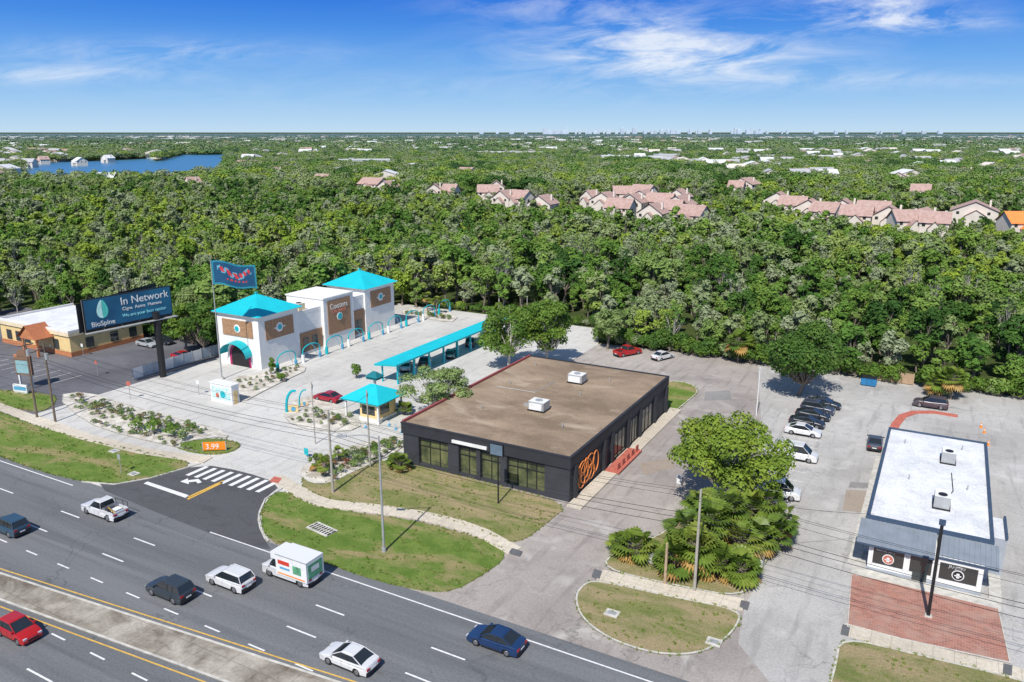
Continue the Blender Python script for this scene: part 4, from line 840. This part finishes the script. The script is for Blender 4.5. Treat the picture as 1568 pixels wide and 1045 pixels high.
def vehicle(name,kind,col,loc,ang):
    k=K[kind]; L,W=k['L'],k['W']; hw=W/2; pm=paint(col); mb=MB(); wx,wr_=k['wx'],k['wr']; zb=.24
    top=k['top']; bot=[]
    for cx in (wx,-wx):
        bot+= [(cx+(wr_+.06)*math.cos(math.pi*i/8),zb+(wr_+.06)*math.sin(math.pi*i/8)*1.12) for i in range(9)]
    out=top+[(L/2-.03,zb)]+bot+[(-L/2+.03,zb)]
    def sect(y,shx,dz):
        r_=[]
        for x_,z_ in out:
            fr=max(0,abs(x_)/(L/2)-.75)/.25; yy=y*(1-.10*fr**2); r_.append((x_*shx,yy,z_-(dz if z_>.7 else 0)))
        return r_
    st_=[sect(-hw,.965,.09),sect(-hw*.95,.985,.02),sect(-hw*.6,1,0),sect(0,1.004,-.012),sect(hw*.6,1,0),sect(hw*.95,.985,.02),sect(hw,.965,.09)]
    n=len(out)
    for a,b_ in zip(st_,st_[1:]):
        for i in range(n):
            j=(i+1)%n; mb.face([a[i],a[j],b_[j],b_[i]],pm if i<len(top) else trim)
    mb.face(st_[0][::-1],pm); mb.face(st_[-1],pm)
    x0,z0,x1,z1,x2,z2,x3,z3=k['gh']; wb,wt=hw*.9,hw*.74
    if kind in('van','boxtruck'): wt=hw*.84
    A=[(x0,wb,z0),(x1,wt,z1),(x2,wt,z2),(x3,wb,z3)]; Bq=[(a,-b_,c) for a,b_,c in A]
    xm=(x1+x2)/2
    mb.face(A[::-1],carglass); mb.face(Bq,carglass)
    mb.face([A[2],A[3],Bq[3],Bq[2]],carglass); mb.face([A[0],A[1],Bq[1],Bq[0]],carglass if kind!='boxtruck' else pm)
    R0=[(x1-.02,wt+.01,z1),(x2+.02,wt+.01,z2)]; R1=[(x1+.12,wt-.16,z1+.055),(x2-.14,wt-.16,z2+.05)]
    mb.face([R1[0],R1[1],(R1[1][0],-R1[1][1],R1[1][2]),(R1[0][0],-R1[0][1],R1[0][2])][::-1],pm)
    for sg_ in (1,-1):
        mb.face([(R0[0][0],R0[0][1]*sg_,R0[0][2]),(R0[1][0],R0[1][1]*sg_,R0[1][2]),(R1[1][0],R1[1][1]*sg_,R1[1][2]),(R1[0][0],R1[0][1]*sg_,R1[0][2])],pm)
    for e_ in (0,1): mb.face([R0[e_],(R0[e_][0],-R0[e_][1],R0[e_][2]),(R1[e_][0],-R1[e_][1],R1[e_][2]),R1[e_]],pm)
    for sg_ in (1,-1):
        for a,b_ in ((0,1),(2,3),(1,2)): 
            pa,pb=A[a],A[b_]; mb.tube((pa[0],pa[1]*sg_,pa[2]),(pb[0],pb[1]*sg_,pb[2]),.036,.036,pm,5,False)
        for xr in ((.45,) if kind in('sedan','hatch','pickup') else (.3,.62)):
            xa=x1+(x2-x1)*xr; mb.tube((xa-.05,(wb)*sg_,(z0+z3)/2),(xa,wt*sg_,(z1+z2)/2),.035,.035,pm if kind=='van' else trim,4,False)
        if kind=='van': mb.face([(x1,(wt+.05)*sg_,z1-.05),(x1+1.9,(wt+.05)*sg_,z1-.05),(x1+1.9,(wb+.02)*sg_,z0+.02),(x0,(wb+.02)*sg_,z0+.02)],pm)
        for cx in (wx,-wx):
            mb.tube((cx,(hw-.24)*sg_,wr_),(cx,(hw-.005)*sg_,wr_),wr_,wr_,tire,16); mb.tube((cx,(hw-.004)*sg_,wr_),(cx,(hw+.008)*sg_,wr_),wr_*.62,wr_*.58,alloy,10)
        mb.box(x3-.28,x3-.12,(hw*.93 if sg_>0 else -hw-.14),(hw+.14 if sg_>0 else -hw*.93),z3+.02,z3+.15,pm)
        ya,yb=sorted((hw*.52*sg_,hw*.86*sg_)); zf=k['top'][-2][1]+.02; xf=k['top'][-2][0]
        mb.box(xf-.16,xf+.02,ya,yb,zf-.12,zf+.02,lampw); zr=top[1][1]-.0 if kind not in('pickup','boxtruck') else .95
        mb.box(-L/2-.012,-L/2+.12,ya,yb,zr-.14,zr+.03,lampr)
        a_,b__=sorted((sg_*(hw-.02),sg_*(hw+.012))); mb.box(-wx+wr_+.1,wx-wr_-.1,a_,b__,zb-.02,zb+.1,trim)
        for xd in (x2-.15,xm-.35): a_,b__=sorted((sg_*(hw-.01),sg_*(hw+.004))); mb.box(xd-.006,xd+.006,a_,b__,.38,.9,trim)
    mb.box(L/2-.06,L/2+.012,-hw*.5,hw*.5,.36,.52,trim); mb.box(-L/2-.012,-L/2+.05,-hw*.75,hw*.75,.28,.45,trim); mb.box(-L/2-.02,-L/2,-.26,.26,.55,.67,white)
    if kind=='pickup':
        for sg_ in (1,-1): a,b_=sorted((sg_*(hw-.16),sg_*(hw-.04))); mb.box(-2.8,-.75,a,b_,.8,1.14,pm)
        mb.box(-2.81,-2.70,-hw+.16,hw-.16,.8,1.12,pm); mb.face([(-2.70,-hw+.16,.83),(-.75,-hw+.16,.83),(-.75,hw-.16,.83),(-2.70,hw-.16,.83)],trim)
        if col[0]>.6:
            mb.box(-1.3,-.8,-.8,.8,.84,1.3,alloy); mb.box(-2.4,-1.6,-.5,.3,.84,1.15,white); mb.tube((-2.5,.5,1.0),(-1.2,.4,1.35),.06,.06,yellowp,6)
            for x_ in (-.8,-2.0,-2.75): mb.tube((x_,hw-.1,1.1),(x_,hw-.1,1.75),.03,.03,trim,5); mb.tube((x_,-hw+.1,1.1),(x_,-hw+.1,1.75),.03,.03,trim,5)
            for sg_ in(1,-1): mb.tube((-2.75,sg_*(hw-.1),1.75),(-.8,sg_*(hw-.1),1.75),.03,.03,trim,5)
    if kind=='boxtruck':
        mb.box(-2.95,.78,-1.12,1.12,.72,2.75,white,pale); mb.box(.781,1.5,-1.0,1.0,2.07,2.72,white,pale)
        for sg_ in (1,-1):
            y_=1.123*sg_; a,b_=sorted((y_,y_+.012*sg_)); mb.box(-2.3,-1.3,a,b_,1.3,2.1,ggr); mb.box(-.9,.5,a,b_,1.85,2.25,grd); mb.box(-2.7,.6,a,b_,.85,.98,ora); mb.box(-.9,.3,a,b_,1.4,1.6,skyblue)
            mb.box(-2.95,.78,*sorted((y_,y_+.02*sg_)),2.68,2.76,steel)
        mb.box(-2.97,-2.953,-.9,.9,1.0,2.4,ggr); mb.box(-2.975,-2.971,-.5,.5,1.6,2.1,white)
    return mb.obj(name,(loc[0],loc[1],.012),ang)
Wt=(.70,.70,.70); Bk=(.02,.025,.035); Rd=(.45,.012,.012); Bl=(.012,.04,.12); Sv=(.42,.44,.46)
LH=ANG+math.pi; RH=ANG; UP=ANG+math.pi/2
def V(name,kind,col,x,y,a,z=.7): return vehicle(name,kind,col,P(x,y,z),a)
V('pickup_truck','pickup',Wt,160,779,LH); V('suv_car','suv',(.03,.07,.11),14,804,LH); V('suv_car','suv',(.035,.045,.055),261,901,LH); V('suv_car','suv',Wt,353,885,LH)
V('moving_truck','boxtruck',(.71,.71,.71),446,866,LH,1.2); V('sedan_car','sedan',Wt,535,1005,LH); V('sedan_car','sedan',Bl,760,977,LH); V('hatchback_car','hatch',Rd,28,962,RH)
for x,y,kd,c,a in ((1230,658,'sedan',Wt,RH),(1236,645,'sedan',Bk,RH),(1245,634,'sedan',Bk,RH),(1252,625,'suv',(.05,.06,.09),RH),(1262,617,'sedan',Bk,RH),(1425,617,'suv',(.08,.06,.07),LH),(1340,676,'sedan',(.06,.07,.09),UP+.05),(1015,544,'sedan',Wt,UP-.4),(502,607,'sedan',(.35,.01,.03),LH),(225,525,'sedan',Sv,RH),(250,521,'sedan',Bk,RH),(280,545,'sedan',Rd,RH),(650,552,'sedan',Bk,UP+.5),(622,560,'sedan',Wt,UP+.5),(690,541,'hatch',(.02,.3,.3),UP+.5),(720,523,'sedan',(.05,.05,.06),UP+.5)):
    V({'sedan':'sedan_car','suv':'suv_car','hatch':'hatchback_car'}[kd],kd,c,x,y,a)
V('passenger_van','van',Wt,1220,692,RH,.9); V('passenger_van','van',(.69,.70,.70),1190,748,RH+.1,.9)
V('pickup_truck','pickup',Rd,961,538,UP-.5)
# ---------------- world, sun, camera ----------------
SUNDIR=Vector((-.36,-.93,0)).normalized(); EL=math.radians(50)
az=math.atan2(SUNDIR.y,SUNDIR.x); STR=.13
wd=bpy.data.worlds.new('World'); sc.world=wd; wd.use_nodes=True; nt=wd.node_tree; N=nt.nodes; bg=N['Background']
sky=N.new('ShaderNodeTexSky'); sky.sky_type='NISHITA'; sky.sun_disc=False; sky.sun_elevation=EL; sky.sun_rotation=(math.pi/2-az)%(2*math.pi); sky.altitude=50; sky.air_density=1.0; sky.dust_density=.3; sky.ozone_density=3.0
tc=N.new('ShaderNodeTexCoord'); sx=N.new('ShaderNodeSeparateXYZ'); nt.links.new(tc.outputs['Generated'],sx.inputs[0])
def mth(op,a,b_=None):
    n=N.new('ShaderNodeMath'); n.operation=op
    for i,x_ in enumerate((a,b_)):
        if x_ is None: continue
        if isinstance(x_,(int,float)): n.inputs[i].default_value=x_
        else: nt.links.new(x_,n.inputs[i])
    return n.outputs[0]
cr=N.new('ShaderNodeValToRGB'); nt.links.new(mth('MULTIPLY',sx.outputs[2],3.0),cr.inputs[0]); e=cr.color_ramp.elements
stops=[(0,(.54,.72,.88)),(.035,(.47,.68,.89)),(.12,(.31,.56,.88)),(.24,(.16,.41,.85)),(.36,(.07,.275,.79)),(.46,(.032,.19,.73)),(1,(.02,.13,.55))]
while len(e)<len(stops): e.new(.5)
for i,(p_,c) in enumerate(stops): e[i].position=p_; e[i].color=(*c,1)
vm=N.new('ShaderNodeVectorMath'); vm.operation='SCALE'; vm.inputs['Scale'].default_value=1/STR; nt.links.new(cr.outputs[0],vm.inputs[0])
base=mixc(nt,ramp(nt,sx.outputs[2],.2,.45),vm.outputs[0],sky.outputs[0])
ya=mth('MAXIMUM',mth('ABSOLUTE',sx.outputs[1]),.15); qx=mth('DIVIDE',sx.outputs[0],ya); qz=mth('DIVIDE',sx.outputs[2],ya)
cv=N.new('ShaderNodeCombineXYZ'); nt.links.new(mth('MULTIPLY',qx,8.0),cv.inputs[0]); nt.links.new(mth('ADD',mth('MULTIPLY',qz,34.0),mth('MULTIPLY',qx,-2.2)),cv.inputs[1])
w1=noise(nt,cv.outputs[0],1.0,12,.5,.66)
mask=None
for cx,cz,rx,rz,am in ((.16,.100,.14,.036,.95),(.24,.082,.15,.024,.75),(.46,.127,.09,.014,1.25),(.42,.15,.09,.015,.9),(-.44,.092,.20,.014,.45),(-.58,.068,.16,.010,.65),(.05,.145,.12,.016,.4),(.45,.06,.20,.010,.35),(-.1,.05,.5,.02,.15)):
    dx=mth('DIVIDE',mth('SUBTRACT',qx,cx),rx); dz=mth('DIVIDE',mth('SUBTRACT',qz,cz),rz); r2=mth('ADD',mth('MULTIPLY',dx,dx),mth('MULTIPLY',dz,dz))
    g_=mth('MULTIPLY',mth('EXPONENT',mth('MULTIPLY',r2,-1.0)),am); mask=g_ if mask is None else mth('ADD',mask,g_)
cl=mth('MINIMUM',mth('MULTIPLY',mth('MULTIPLY',ramp(nt,w1,.40,.80),mask),1.3),.78)
colr=mixc(nt,cl,base,(.90/STR,.94/STR,1.0/STR)); nt.links.new(colr,bg.inputs[0]); bg.inputs[1].default_value=STR
sd=bpy.data.lights.new('sun','SUN'); sd.energy=5.0; sd.angle=math.radians(.5); sd.color=(1,.955,.88); so=bpy.data.objects.new('sun',sd); COL.objects.link(so)
v_=Vector((SUNDIR.x*math.cos(EL),SUNDIR.y*math.cos(EL),math.sin(EL))); so.rotation_euler=(-v_).to_track_quat('-Z','Y').to_euler(); so.location=(0,0,100)
cd=bpy.data.cameras.new('camera'); cam=bpy.data.objects.new('camera',cd); COL.objects.link(cam); cam.location=(0,0,H); cam.rotation_euler=(math.pi/2-PT,0,0); cd.sensor_width=36; cd.lens=36*F/1568; cd.clip_start=.5; cd.clip_end=80000
sc.camera=cam
sc.view_settings.view_transform='Standard'; sc.view_settings.look='None'; sc.view_settings.exposure=0
